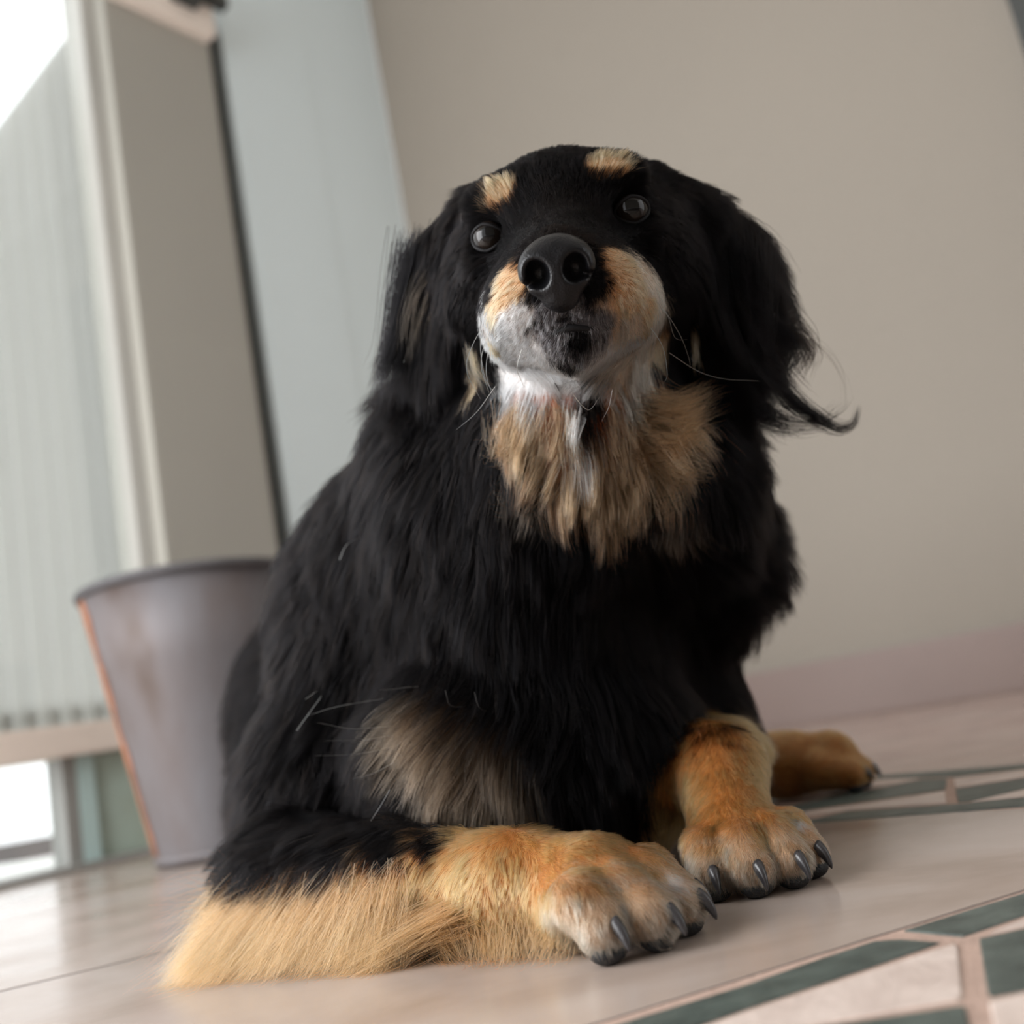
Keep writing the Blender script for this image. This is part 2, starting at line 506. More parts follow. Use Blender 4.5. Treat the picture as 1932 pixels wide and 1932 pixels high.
def ell(c, r_, ax=None, k=0.02, mode='add'):
    c = np.asarray(c, np.float32); r_ = np.asarray(r_, np.float32)
    A = np.eye(3, dtype=np.float32) if ax is None else np.asarray(ax, np.float32)      # columns = axes

    def fn(X, Y, Zz):
        dx, dy, dz = X - c[0], Y - c[1], Zz - c[2]
        k0 = 0; k1 = 0
        for i in range(3):
            q = (dx * A[0, i] + dy * A[1, i] + dz * A[2, i]) / r_[i]
            k0 = k0 + q * q; k1 = k1 + (q / r_[i]) ** 2
        k0 = np.sqrt(k0); k1 = np.sqrt(k1) + 1e-6
        return k0 * (k0 - 1) / k1
    e_ = np.abs(A) @ r_
    stamp(c - e_, c + e_, fn, k, mode)


def unit(v):
    v = np.asarray(v, float); return v / np.linalg.norm(v)


# head frame: x = the dog's left (image right), y = forward along the muzzle, z = up
EYE = at(1056, 424, 0.592)
HY = unit(CAM - EYE)
HTILT, HYAW, HROLL = math.radians(4.5), math.radians(3.0), math.radians(-3.0)
hx = unit(np.cross(Z, HY)) * 1.0
hx = -hx if hx[0] < 0 else hx
hz = np.cross(hx, HY); hz = hz if hz[2] > 0 else -hz
HY = math.cos(HTILT) * HY + math.sin(HTILT) * hz
hz = unit(hz - (hz @ HY) * HY)
HY = math.cos(HYAW) * HY - math.sin(HYAW) * hx
hx = unit(hx - (hx @ HY) * HY)
hx, hz = math.cos(HROLL) * hx + math.sin(HROLL) * hz, math.cos(HROLL) * hz - math.sin(HROLL) * hx
HA = np.stack([hx, HY, hz], 1)


def H(x, y, z):
    return EYE + HA @ (np.array([x, y, z], float) * 0.01)


def hell(c, r_, k=0.012, rot=None, mode='add'):
    A = HA if rot is None else HA @ rot
    ell(H(*c), np.array(r_) * 0.01, A, k, mode)


def rotx(a): a = math.radians(a); return np.array([[1, 0, 0], [0, math.cos(a), -math.sin(a)], [0, math.sin(a), math.cos(a)]])
def roty(a): a = math.radians(a); return np.array([[math.cos(a), 0, math.sin(a)], [0, 1, 0], [-math.sin(a), 0, math.cos(a)]])
def rotz(a): a = math.radians(a); return np.array([[math.cos(a), -math.sin(a), 0], [math.sin(a), math.cos(a), 0], [0, 0, 1]])


# --- trunk
ell((-0.02, 0.80, 0.175), (0.118, 0.13, 0.155), None, 0.05)                       # chest
ell((0.0, 0.735, 0.20), (0.085, 0.075, 0.105), None, 0.05)                         # breast
ell((-0.10, 0.985, 0.165), (0.132, 0.19, 0.145), rotz(20), 0.06)                 # ribcage
ell((-0.238, 1.19, 0.155), (0.125, 0.165, 0.145), rotz(20), 0.06)                  # rump
cone((-0.24, 1.30, 0.12), (-0.16, 1.39, 0.03), 0.04, 0.02, 0.03)                  # tail root
ell(at(1335, 1045, 0.77), (0.050, 0.05, 0.055), None, 0.05)                      # right of the breast
ell((-0.02, 0.715, 0.085), (0.115, 0.075, 0.085), None, 0.04)                     # brisket on the floor
ell(at(860, 1430, 0.66), (0.055, 0.035, 0.055), None, 0.03)                        # inner upper arm
ell(at(665, 1165, 0.82), (0.050, 0.07, 0.065), None, 0.06)
ell(at(745, 1015, 0.78), (0.045, 0.05, 0.06), None, 0.06)                        # withers side
# shoulders and upper arms
cone((-0.115, 0.80, 0.225), (-0.165, 0.755, 0.11), 0.062, 0.050, 0.04)
cone((-0.165, 0.755, 0.11), (-0.195, 0.725, 0.055), 0.048, 0.036, 0.03)
cone((0.085, 0.82, 0.20), (0.105, 0.81, 0.085), 0.062, 0.045, 0.04)
# neck
cone(H(0, -8.5, -3.5), (0.01, 0.765, 0.245), 0.070, 0.098, 0.05)
cone(H(0, -3.5, -8.5), (0.005, 0.70, 0.235), 0.045, 0.070, 0.04)                   # throat
ell(at(1110, 860, 0.665), (0.070, 0.045, 0.055), None, 0.04)                      # ruff
ell(at(835, 905, 0.72), (0.038, 0.05, 0.07), None, 0.05)
ell(at(1290, 900, 0.70), (0.045, 0.05, 0.06), None, 0.05)
# haunch + left hind leg stretched out to the side
ell((0.02, 1.13, 0.10), (0.09, 0.12, 0.09), None, 0.05)
cone((0.05, 1.06, 0.07), (0.14, 1.00, 0.042), 0.045, 0.029, 0.03)
cone((0.14, 1.00, 0.040), (0.205, 0.975, 0.034), 0.029, 0.026, 0.02)
cone((0.205, 0.975, 0.030), (0.246, 0.967, 0.030), 0.026, 0.026, 0.015)
PAW_C = []
for dx, dy in ((-0.008, -0.020), (0.004, -0.004), (0.004, 0.012)):
    p1_ = np.array([0.236 + dx, 0.967 + dy, 0.026]); p2_ = np.array([0.262 + dx, 0.959 + dy, 0.017])
    cone(p1_, p2_, 0.017, 0.0135, 0.008)
    PAW_C.append((p2_, unit([0.96, -0.28, 0]), np.array([-0.28, -0.96, 0]), 0.0135))
# right haunch lying on the floor
ell((-0.275, 1.14, 0.07), (0.07, 0.14, 0.075), None, 0.05)

# --- forelegs
ELB = np.array([-0.187, 0.690, 0.046]); WRI = np.array([-0.036, 0.574, 0.030])
cone(ELB, WRI, 0.036, 0.0255, 0.02)


def paw(G0, fdir, scale=1.0, spread=1.0, wrist=None, rw=0.025, lat=0):
    """Four toes from the knuckles at G0, pointing along fdir on the floor; returns claw and pad placings."""
    f_ = unit([fdir[0], fdir[1], 0]); s_ = np.array([-f_[1], f_[0], 0]) * -1       # s_: right of forward
    S = scale
    base = np.asarray(G0, float)
    if wrist is not None:
        cone(wrist, base + np.array([0, 0, 0.026 * S]) - f_ * 0.004, rw, 0.0245 * S, 0.016)
    ell(base + np.array([0, 0, 0.022 * S]), np.array([0.031, 0.027, 0.021]) * S, np.stack([s_, f_, Z], 1), 0.012)
    out = []
    for off, ln, yaw, r_ in ((-0.0255, 0.018, -16, 0.0118), (-0.0090, 0.031, -5, 0.0128), (0.0090, 0.031, 5, 0.0128), (0.0255, 0.018, 16, 0.0118)):
        a_ = math.radians(yaw * spread)
        fd = f_ * math.cos(a_) + s_ * math.sin(a_)
        p0 = base + s_ * off * S * spread * 0.85 + np.array([0, 0, 0.026 * S])
        p1 = base + s_ * off * S * spread + fd * ln * 0.62 * S + np.array([0, 0, 0.0265 * S])
        p2 = base + s_ * off * S * spread + fd * (ln + 0.006) * S + np.array([0, 0, 0.0145 * S])
        cone(p0, p1, 0.0125 * S, r_ * S, 0.005)
        cone(p1, p2, r_ * S, (r_ - 0.0006) * S, 0.0055)
        out.append((p2, fd, s_, r_ * S))
    return out, f_, s_, base


PAW_A = paw((0.007, 0.540, 0), (0.78, -0.62), 1.06, 0.98, WRI, 0.0262)
WR2 = at(1352, 1452, 0.650)
cone(at(1318, 1430, 0.80), WR2, 0.034, 0.0265, 0.02)
PAW_B = paw((0.095, 0.621, 0), (0.24, -0.97), 1.0, 0.92, WR2, 0.0265)

# --- head
hell((0, -5.6, -0.2), (6.3, 7.2, 5.0), 0.02)                  # cranium
hell((0, -1.6, 0.8), (4.4, 3.6, 3.0), 0.02)                  # forehead
for s in (-1, 1):
    hell((s * 4.7, -4.3, -3.0), (3.3, 4.6, 4.6), 0.02)       # cheek
    hell((s * 3.5, -0.5, 2.1), (1.9, 1.7, 1.2), 0.012)       # brow
    hell((s * 4.3, 0.0, -1.75), (1.7, 1.7, 1.1), 0.012)      # under the eye
    hell((s * 2.35, 4.9, -4.2), (2.2, 3.2, 2.4), 0.014)      # upper lip
    hell((s * 2.9, 2.0, -5.1), (2.2, 3.8, 2.5), 0.016)       # flews
cone(H(0, -1.0, -1.3), H(0, 6.2, -2.7), 0.036, 0.0230, 0.02)  # muzzle
hell((0, 6.2, -3.9), (2.5, 2.1, 2.0), 0.010)
cone(H(0, -5, -6.0), H(0, 5.4, -6.3), 0.034, 0.0205, 0.018)  # lower jaw
hell((0, 5.9, -6.2), (1.9, 1.4, 1.25), 0.008)                # chin
for s in (-1, 1):                                             # eye sockets
    hell((s * 4.15, 1.0, 0.0), (1.12, 1.4, 0.92), 0.006, rotz(-s * 16), 'sub')
# mouth slit
for s in (-1, 1):
    cone(H(0, 7.9, -5.15), H(s * 1.7, 7.0, -5.55), 0.0020, 0.0012, 0.003, 'sub')
# ears: flat leathers hanging from the side of the skull
for s, pts in ((-1, ((-5.4, -6.6, 1.8), (-7.6, -6.6, 0.2), (-9.8, -5.6, -7.0))), (1, ((5.6, -6.6, 1.0), (8.4, -6.8, -0.6), (10.6, -6.0, -8.0)))):
    p0, p1, p2 = [H(*p) for p in pts]
    ax = unit(p2 - p1)
    n_ = 0.75 * HY + s * 0.6 * hx; n_ = unit(n_ - (n_ @ ax) * ax)
    wy = unit(np.cross(n_, ax))
    cone(p0, p1, 0.019, 0.016, 0.02)
    ell(p1 * 0.52 + p2 * 0.48, (np.linalg.norm(p2 - p1) * 0.62, 0.040 if s < 0 else 0.045, 0.009), np.stack([ax, wy, n_], 1), 0.014)

# rest on the floor
FIELD = np.maximum(FIELD, (0.0012 - GX[2])[None, None, :])


def surface_nets(D, org, h):
    sg = D < 0
    nx, ny, nz = D.shape
    c = np.zeros((nx - 1, ny - 1, nz - 1), np.uint8)
    for i in (0, 1):
        for j in (0, 1):
            for k in (0, 1):
                c += sg[i:nx - 1 + i, j:ny - 1 + j, k:nz - 1 + k]
    I = np.argwhere((c > 0) & (c < 8))
    idx = np.full(c.shape, -1, np.int32); idx[I[:, 0], I[:, 1], I[:, 2]] = np.arange(len(I))
    val = {}
    for i in (0, 1):
        for j in (0, 1):
            for k in (0, 1):
                val[i, j, k] = D[I[:, 0] + i, I[:, 1] + j, I[:, 2] + k]
    acc = np.zeros((len(I), 3)); cnt = np.zeros(len(I))
    corners = list(val)
    for a_ in corners:
        for ax in range(3):
            if a_[ax]: continue
            b_ = list(a_); b_[ax] = 1; b_ = tuple(b_)
            va, vb = val[a_], val[b_]
            m_ = (va < 0) != (vb < 0)
            t = np.where(m_, va / np.where(m_, va - vb, 1), 0)
            p = np.tile(np.array(a_, float), (len(I), 1)); p[:, ax] = t
            acc[m_] += p[m_]; cnt[m_] += 1
    P = org + h * (I + acc / cnt[:, None])
    quads = []
    for ax in range(3):
        s0 = [slice(1, -1)] * 3; s0[ax] = slice(0, -1)
        s1 = list(s0); s1[ax] = slice(1, None)
        a_, b_ = sg[tuple(s0)], sg[tuple(s1)]
        ch = np.argwhere(a_ != b_)
        o_ = np.array([1, 1, 1]); o_[ax] = 0
        q = ch + o_
        flip = a_[ch[:, 0], ch[:, 1], ch[:, 2]]
        u_, v_ = (ax + 1) % 3, (ax + 2) % 3
        def g(du, dv):
            w_ = q.copy(); w_[:, u_] -= du; w_[:, v_] -= dv
            return idx[w_[:, 0], w_[:, 1], w_[:, 2]]
        f4 = np.stack([g(1, 1), g(0, 1), g(0, 0), g(1, 0)], 1)
        f4[~flip] = f4[~flip][:, ::-1]
        quads.append(f4)
    return P, np.concatenate(quads)


def fast_mesh(name, P, Q):
    me = bpy.data.meshes.new(name)
    me.vertices.add(len(P)); me.vertices.foreach_set('co', P.astype(np.float32).ravel())
    me.loops.add(Q.size); me.loops.foreach_set('vertex_index', Q.astype(np.int32).ravel())
    me.polygons.add(len(Q)); me.polygons.foreach_set('loop_start', np.arange(0, Q.size, Q.shape[1], dtype=np.int32))
    me.polygons.foreach_set('loop_total', np.full(len(Q), Q.shape[1], np.int32))
    me.polygons.foreach_set('use_smooth', np.ones(len(Q), bool))
    me.update(calc_edges=True)
    return me


def smooth(P, Q, n=2, f=0.5):
    for _ in range(n):
        acc = np.zeros_like(P); cnt = np.zeros(len(P))
        for a_ in range(4):
            i, j = Q[:, a_], Q[:, (a_ + 1) % 4]
            for x_ in range(3): acc[:, x_] += np.bincount(i, P[j, x_], len(P)) + np.bincount(j, P[i, x_], len(P))
            cnt += np.bincount(i, minlength=len(P)) + np.bincount(j, minlength=len(P))
        P = P + f * (acc / cnt[:, None] - P)
    return P


BP, BQ = surface_nets(FIELD, GMIN, VOX)
BP = smooth(BP, BQ, 2)


def vnormals(P, Q):
    n_ = np.cross(P[Q[:, 2]] - P[Q[:, 0]], P[Q[:, 3]] - P[Q[:, 1]])
    a_ = np.zeros_like(P)
    for k in range(4):
        for x_ in range(3): a_[:, x_] += np.bincount(Q[:, k], n_[:, x_], len(P))
    return a_ / (np.linalg.norm(a_, axis=1, keepdims=True) + 1e-12), n_


BN, BFN = vnormals(BP, BQ)
body_me = fast_mesh('dog', BP, BQ)
dog = link('dog', body_me)
tag(dog, 'black and tan long-haired dog lying on the floor with raised head', 'dog')
# measured points on the coat: where they show in the photograph -> where they lie on the dog (metres)
SURFACE = {
    (1050, 330): (0.0600, 0.5212, 0.4092), (1000, 350): (0.0443, 0.5234, 0.4071), (1130, 330): (0.0836, 0.5219, 0.4048), (1056, 420): (0.0529, 0.4901,
    0.3643), (1010, 430): (0.0402, 0.4960, 0.3670), (1110, 420): (0.0690, 0.5001, 0.3663), (945, 375): (0.0270, 0.5304, 0.4062), (1150, 320): (0.0901,
    0.5222, 0.4070), (880, 450): (0.0035, 0.5610, 0.4015), (1240, 400): (0.1156, 0.5439, 0.3869), (960, 480): (0.0238, 0.4999, 0.3567), (1160, 470):
    (0.0779, 0.4880, 0.3429), (970, 560): (0.0217, 0.4902, 0.3281), (955, 640): (0.0141, 0.5131, 0.3150), (985, 720): (0.0207, 0.5856, 0.3144), (1165,
    540): (0.0747, 0.4860, 0.3215), (1210, 620): (0.0876, 0.5194, 0.3090), (1200, 700): (0.0890, 0.5793, 0.3056), (1060, 600): (0.0445, 0.4978,
    0.3148), (1020, 620): (0.0326, 0.4991, 0.3117), (1130, 620): (0.0626, 0.5002, 0.3062), (1085, 690): (0.0479, 0.5161, 0.2940), (1040, 720):
    (0.0374, 0.5739, 0.3071), (1130, 720): (0.0649, 0.5708, 0.3006), (900, 560): (0.0032, 0.5641, 0.3646), (890, 640): (-0.0048, 0.5926, 0.3501),
    (900, 720): (-0.0066, 0.6149, 0.3300), (1270, 500): (0.1198, 0.5541, 0.3571), (1285, 600): (0.1236, 0.5836, 0.3350), (1290, 680): (0.1302, 0.6366,
    0.3256), (870, 430): (0.0015, 0.5709, 0.4141), (1290, 400): (0.1364, 0.5678, 0.3956), (920, 340): (0.0218, 0.5370, 0.4230), (1230, 330): (0.1221,
    0.5648, 0.4221), (830, 450): (-0.0131, 0.5999, 0.4248), (800, 520): (-0.0286, 0.6263, 0.4141), (780, 600): (-0.0413, 0.6391, 0.3912), (840, 560):
    (-0.0167, 0.6078, 0.3880), (800, 640): (-0.0364, 0.6340, 0.3728), (1330, 410): (0.1524, 0.5839, 0.3974), (1380, 470): (0.1687, 0.6017, 0.3812),
    (1430, 560): (0.1812, 0.6133, 0.3507), (1370, 590): (0.1560, 0.6024, 0.3400), (1400, 620): (0.1656, 0.6105, 0.3306), (1360, 520): (0.1572, 0.5980,
    0.3633), (980, 790): (0.0150, 0.5904, 0.2931), (1050, 800): (0.0361, 0.5840, 0.2836), (1130, 800): (0.0611, 0.5842, 0.2788), (1200, 790): (0.0845,
    0.5909, 0.2796), (1270, 780): (0.1099, 0.6055, 0.2826), (1300, 820): (0.1179, 0.6123, 0.2691), (1000, 880): (0.0159, 0.5956, 0.2637), (1100, 900):
    (0.0462, 0.5954, 0.2510), (1200, 900): (0.0788, 0.6037, 0.2468), (1280, 900): (0.1061, 0.6148, 0.2442), (1120, 980): (0.0486, 0.6111, 0.2270),
    (770, 850): (-0.0603, 0.6449, 0.3021), (820, 900): (-0.0451, 0.6322, 0.2777), (900, 950): (-0.0207, 0.6193, 0.2523), (700, 980): (-0.0975, 0.6849,
    0.2697), (860, 1040): (-0.0401, 0.6364, 0.2279), (980, 1100): (-0.0037, 0.6337, 0.1997), (1120, 1120): (0.0420, 0.6487, 0.1861), (1060, 1250):
    (0.0135, 0.6511, 0.1467), (1180, 1300): (0.0508, 0.6611, 0.1231), (1320, 1000): (0.1168, 0.6432, 0.2132), (1380, 1080): (0.1447, 0.7124, 0.1898),
    (1360, 1180): (0.1360, 0.7501, 0.1567), (1350, 1290): (0.1258, 0.7685, 0.1160), (1260, 1180): (0.0931, 0.7143, 0.1616), (600, 1120): (-0.1497,
    0.7241, 0.2315), (680, 1150): (-0.1181, 0.7075, 0.2120), (580, 1300): (-0.1655, 0.7179, 0.1647), (700, 1300): (-0.1190, 0.7062, 0.1558), (560,
    1450): (-0.1756, 0.6981, 0.1120), (660, 1480): (-0.1408, 0.6943, 0.0953), (820, 1380): (-0.0727, 0.6400, 0.1189), (880, 1430): (-0.0555, 0.6358,
    0.0997), (840, 1480): (-0.0712, 0.6376, 0.0864), (930, 1480): (-0.0423, 0.6364, 0.0812), (1000, 1450): (-0.0183, 0.6381, 0.0863), (1100, 1480):
    (0.0120, 0.6441, 0.0708), (500, 1600): (-0.1928, 0.6602, 0.0674), (560, 1620): (-0.1682, 0.6393, 0.0593), (640, 1640): (-0.1383, 0.6160, 0.0511),
    (760, 1640): (-0.0969, 0.5885, 0.0476), (640, 1700): (-0.1407, 0.6155, 0.0337), (560, 1700): (-0.1709, 0.6364, 0.0354), (760, 1720): (-0.1006,
    0.5895, 0.0254), (860, 1690): (-0.0669, 0.5622, 0.0325), (860, 1750): (-0.0712, 0.5750, 0.0146), (950, 1680): (-0.0400, 0.5421, 0.0337), (950,
    1770): (-0.0451, 0.5549, 0.0087), (1040, 1640): (-0.0136, 0.5245, 0.0420), (1040, 1740): (-0.0181, 0.5179, 0.0189), (1120, 1720): (0.0029, 0.4914,
    0.0249), (1120, 1780): (0.0002, 0.4890, 0.0120), (1180, 1660): (0.0206, 0.5048, 0.0338), (1220, 1720): (0.0270, 0.4944, 0.0201), (1290, 1700):
    (0.0465, 0.5132, 0.0181), (1250, 1640): (0.0403, 0.5234, 0.0325), (1340, 1420): (0.0931, 0.6452, 0.0754), (1340, 1520): (0.0824, 0.6166, 0.0476),
    (1420, 1520): (0.1054, 0.6093, 0.0441), (1340, 1600): (0.0737, 0.5892, 0.0284), (1420, 1600): (0.0950, 0.5783, 0.0260), (1500, 1600): (0.1176,
    0.5791, 0.0218), (1540, 1610): (0.1317, 0.5949, 0.0145), (1460, 1440): (0.1914, 0.9491, 0.0373), (1600, 1440): (0.2516, 0.9297, 0.0271), (1540,
    1490): (0.2253, 0.9575, 0.0069), (1000, 785): (0.0215, 0.5872, 0.2925), (1070, 800): (0.0423, 0.5832, 0.2821), (1160, 790): (0.0713, 0.5854,
    0.2805), (1240, 775): (0.0994, 0.5980, 0.2841), (1080, 860): (0.0421, 0.5898, 0.2639), (1150, 890): (0.0628, 0.5967, 0.2515), (1150, 930):
    (0.0608, 0.6032, 0.2399), (1225, 840): (0.0903, 0.5998, 0.2640), (1085, 812): (0.0463, 0.5843, 0.2776), (1000, 900): (0.0147, 0.5978, 0.2577),
    (1260, 940): (0.0974, 0.6190, 0.2330), (962, 530): (0.0212, 0.4896, 0.3370), (942, 590): (0.0128, 0.4990, 0.3247), (925, 640): (0.0059, 0.5280,
    0.3225), (1165, 490): (0.0776, 0.4855, 0.3356), (1190, 545): (0.0818, 0.4903, 0.3206), (1215, 600): (0.0890, 0.5119, 0.3119), (1240, 640):
    (0.1065, 0.5837, 0.3244), (985, 590): (0.0244, 0.4935, 0.3201), (965, 615): (0.0179, 0.5012, 0.3170), (960, 650): (0.0151, 0.5173, 0.3133), (972,
    695): (0.0182, 0.5861, 0.3238), (1010, 715): (0.0286, 0.5789, 0.3123), (1070, 722): (0.0462, 0.5700, 0.3033), (1130, 716): (0.0650, 0.5695,
    0.3014), (1185, 620): (0.0791, 0.5100, 0.3069), (1200, 680): (0.0899, 0.5764, 0.3111), (1180, 720): (0.0812, 0.5781, 0.2999), (1060, 585):
    (0.0447, 0.4906, 0.3163), (1032, 620): (0.0358, 0.4984, 0.3108), (1125, 615): (0.0613, 0.4985, 0.3073), (1085, 640): (0.0493, 0.5011, 0.3032),
    (1050, 655): (0.0393, 0.5052, 0.3023), (1125, 650): (0.0603, 0.5066, 0.3002), (1090, 640): (0.0507, 0.5012, 0.3030), (1115, 762): (0.0584, 0.5790,
    0.2905), (1052, 455): (0.0486, 0.4787, 0.3486), (1060, 395): (0.0573, 0.5068, 0.3803), (945, 364): (0.0276, 0.5301, 0.4096), (1130, 312): (0.0849,
    0.5229, 0.4111), (1155, 308): (0.0925, 0.5228, 0.4108), (1175, 314): (0.0980, 0.5230, 0.4078), (893, 690): (-0.0070, 0.6127, 0.3402), (900, 715):
    (-0.0063, 0.6147, 0.3317), (800, 1335): (-0.0775, 0.6461, 0.1347), (790, 1370): (-0.0824, 0.6435, 0.1240), (850, 1390): (-0.0632, 0.6377, 0.1140),
    (900, 1430): (-0.0491, 0.6356, 0.0985), (850, 1470): (-0.0674, 0.6368, 0.0889), (900, 1520): (-0.0542, 0.6384, 0.0705), (960, 1500): (-0.0339,
    0.6380, 0.0732), (1390, 1345): (0.1384, 0.7792, 0.0920), (1503, 1550): (0.1272, 0.6048, 0.0316), (1270, 1660): (0.0440, 0.5192, 0.0274), (540,
    1575): (-0.1782, 0.6595, 0.0730), (640, 1585): (-0.1390, 0.6303, 0.0662), (740, 1590): (-0.1034, 0.6058, 0.0611), (830, 1585): (-0.0740, 0.5901,
    0.0592), (480, 1610): (-0.2007, 0.6629, 0.0652)
}


def S(px, py):
    return np.array(SURFACE[(px, py)])


# ------------------------------------------------------------------ eyes, nose, claws, pads
def uvsphere(rx, ry, rz, seg=24, rings=14):
    V = [(0, 0, rz)]; F = []
    for i in range(1, rings):
        t = math.pi * i / rings
        for j in range(seg):
            p = 2 * math.pi * j / seg
            V.append((rx * math.sin(t) * math.cos(p), ry * math.sin(t) * math.sin(p), rz * math.cos(t)))
    V.append((0, 0, -rz))
    for j in range(seg): F.append((0, 1 + j, 1 + (j + 1) % seg))
    for i in range(rings - 2):
        for j in range(seg):
            a_ = 1 + i * seg; k_ = (j + 1) % seg
            F.append((a_ + j, a_ + seg + j, a_ + seg + k_, a_ + k_))
    n_ = len(V) - 1; a_ = 1 + (rings - 2) * seg
    for j in range(seg): F.append((n_, a_ + (j + 1) % seg, a_ + j))
    return V, F


def frame_obj(o, pos, A):
    o.matrix_world = Matrix(((*A[0], pos[0]), (*A[1], pos[1]), (*A[2], pos[2]), (0, 0, 0, 1)))
    return o


# eye: dark brown iris with a black pupil under a clear wet coat
m, nt, b = new_mat('dog_eye')
tc = nt.nodes.new('ShaderNodeTexCoord')
sp = nt.nodes.new('ShaderNodeSeparateXYZ'); nt.links.new(tc.outputs['Object'], sp.inputs[0])
r = nt.nodes.new('ShaderNodeValToRGB'); e = r.color_ramp.elements
mr = nt.nodes.new('ShaderNodeMapRange'); mr.inputs['From Min'].default_value = 0.0; mr.inputs['From Max'].default_value = 0.0106
nt.links.new(sp.outputs['Y'], mr.inputs['Value']); nt.links.new(mr.outputs['Result'], r.inputs['Fac'])
e[0].position = 0.5; e[0].color = (0.012, 0.010, 0.010, 1)
e[1].position = 0.95; e[1].color = (0.004, 0.004, 0.004, 1)
for ps, c_ in ((0.60, (0.006, 0.005, 0.005)), (0.66, (0.014, 0.010, 0.008)), (0.88, (0.011, 0.008, 0.006)), (0.91, (0.003, 0.003, 0.003))):
    x = e.new(ps); x.color = (*c_, 1)
nt.links.new(r.outputs['Color'], b.inputs['Base Color'])
b.inputs['Roughness'].default_value = 0.03; b.inputs['Specular IOR Level'].default_value = 0.28
M_EYE = m
M_LID = paint_mat('black_eyelid_skin', (0.005, 0.0045, 0.005), 0.65, 0.2, 40, spec=0.2)
M_NOSE, nt, b = new_mat('wet_black_nose')
b.inputs['Base Color'].default_value = (0.005, 0.005, 0.006, 1); b.inputs['Roughness'].default_value = 0.33; b.inputs['Specular IOR Level'].default_value = 0.25
tc = nt.nodes.new('ShaderNodeTexCoord'); vo = nt.nodes.new('ShaderNodeTexVoronoi'); vo.inputs['Scale'].default_value = 900
nt.links.new(tc.outputs['Object'], vo.inputs['Vector'])
bp = nt.nodes.new('ShaderNodeBump'); bp.inputs['Strength'].default_value = 0.35; bp.inputs['Distance'].default_value = 0.0004
nt.links.new(vo.outputs['Distance'], bp.inputs['Height']); nt.links.new(bp.outputs['Normal'], b.inputs['Normal'])
M_CLAW = paint_mat('slate_claw_horn', lin(52, 50, 52), 0.28, 0.25, 120, 0.1, 300)
M_PAD = paint_mat('black_paw_pad', (0.008, 0.008, 0.009), 0.6, 0.2, 60, 0.5, 900)

GAZE = {-1: (-6, 10), 1: (4, 10)}
V, F = uvsphere(0.0106, 0.0106, 0.0106, 32, 20)
eye_me = mesh('eye', V, F, True); eye_me.materials.append(M_EYE)
for s in (-1, 1):
    A = HA @ rotz(-s * 10 + GAZE[s][0]) @ rotx(GAZE[s][1])
    o = link('eye', eye_me, None, dog); frame_obj(o, H(s * 4.15, 0.10, 0.0), A)
    # lids: closed almond ring hugging the ball
    V, F = [], []
    n1_, n2_ = 36, 8
    AL = HA @ rotz(-s * 16)
    for i in range(n1_):
        t = 2 * math.pi * i / n1_
        ex, ez = 0.0102 * math.cos(t), 0.0076 * math.sin(t) * (1 - 0.18 * abs(math.cos(t)))
        dy_ = math.sqrt(max(1e-6, 0.0109 ** 2 - ex * ex - ez * ez)) - 0.0003
        for j in range(n2_):
            p = 2 * math.pi * j / n2_
            rr = 0.0011
            ux, uz = math.cos(t), math.sin(t)
            V.append((ex + ux * rr * math.cos(p), dy_ + rr * math.sin(p), ez + uz * rr * math.cos(p)))
    for i in range(n1_):
        for j in range(n2_):
            F.append((i * n2_ + j, ((i + 1) % n1_) * n2_ + j, ((i + 1) % n1_) * n2_ + (j + 1) % n2_, i * n2_ + (j + 1) % n2_))
    o = link('eyelid', mesh('eyelid', V, F, True), M_LID, dog); frame_obj(o, H(s * 4.15, 0.10, 0.0), AL)

# nose leather grown from its own finer field
BODY_FIELD = (FIELD, GMIN, VOX)
NC = H(0, 8.7, -2.9)
set_grid(NC - 0.036, NC + 0.036, 0.0008)
NZ = -0.35
hell((0, 8.45, -2.1 + NZ), (1.85, 1.35, 1.45), 0.006)
hell((0, 8.65, -3.3 + NZ), (1.15, 1.05, 1.35), 0.006)
for s in (-1, 1):
    hell((s * 1.02, 9.00, -2.45 + NZ), (0.92, 0.85, 1.05), 0.006)
for s in (-1, 1):
    hell((s * 0.98, 9.85, -2.55 + NZ), (0.62, 1.3, 0.74), 0.003, roty(s * 12), 'sub')
    hell((s * 1.62, 9.50, -2.98 + NZ), (0.62, 0.7, 0.13), 0.003, roty(s * 18), 'sub')
cone(H(0, 10.1, -2.6 + NZ), H(0, 9.5, -5.2), 0.0011, 0.0013, 0.002, 'sub')
NP, NQ = surface_nets(FIELD, GMIN, VOX)
NP = smooth(NP, NQ, 3)
link('nose', fast_mesh('nose', NP, NQ), M_NOSE, dog)

# dark lip line where the mouth closes
LIP = [H(-1.7, 7.0, -6.25), H(-0.8, 7.75, -6.0), H(0.1, 8.0, -5.8), H(1.0, 7.75, -6.0), H(1.9, 7.0, -6.25), H(2.8, 6.0, -6.5)]
V, F = [], []
for i, p in enumerate(LIP):
    q0, q1 = LIP[max(0, i - 1)], LIP[min(len(LIP) - 1, i + 1)]
    tn = unit(q1 - q0); a1 = unit(np.cross(tn, hz)); a2 = np.cross(a1, tn)
    rad = (0.0006, 0.0014, 0.0022, 0.0015, 0.0009, 0.0005)[i]
    for j in range(8):
        w_ = 2 * math.pi * j / 8
        V.append(p + a1 * rad * math.cos(w_) + a2 * rad * math.sin(w_))
for i in range(len(LIP) - 1):
    for j in range(8):
        F.append((i * 8 + j, i * 8 + (j + 1) % 8, (i + 1) * 8 + (j + 1) % 8, (i + 1) * 8 + j))
link('lip', mesh('lip', V, F, True), M_LID, dog)

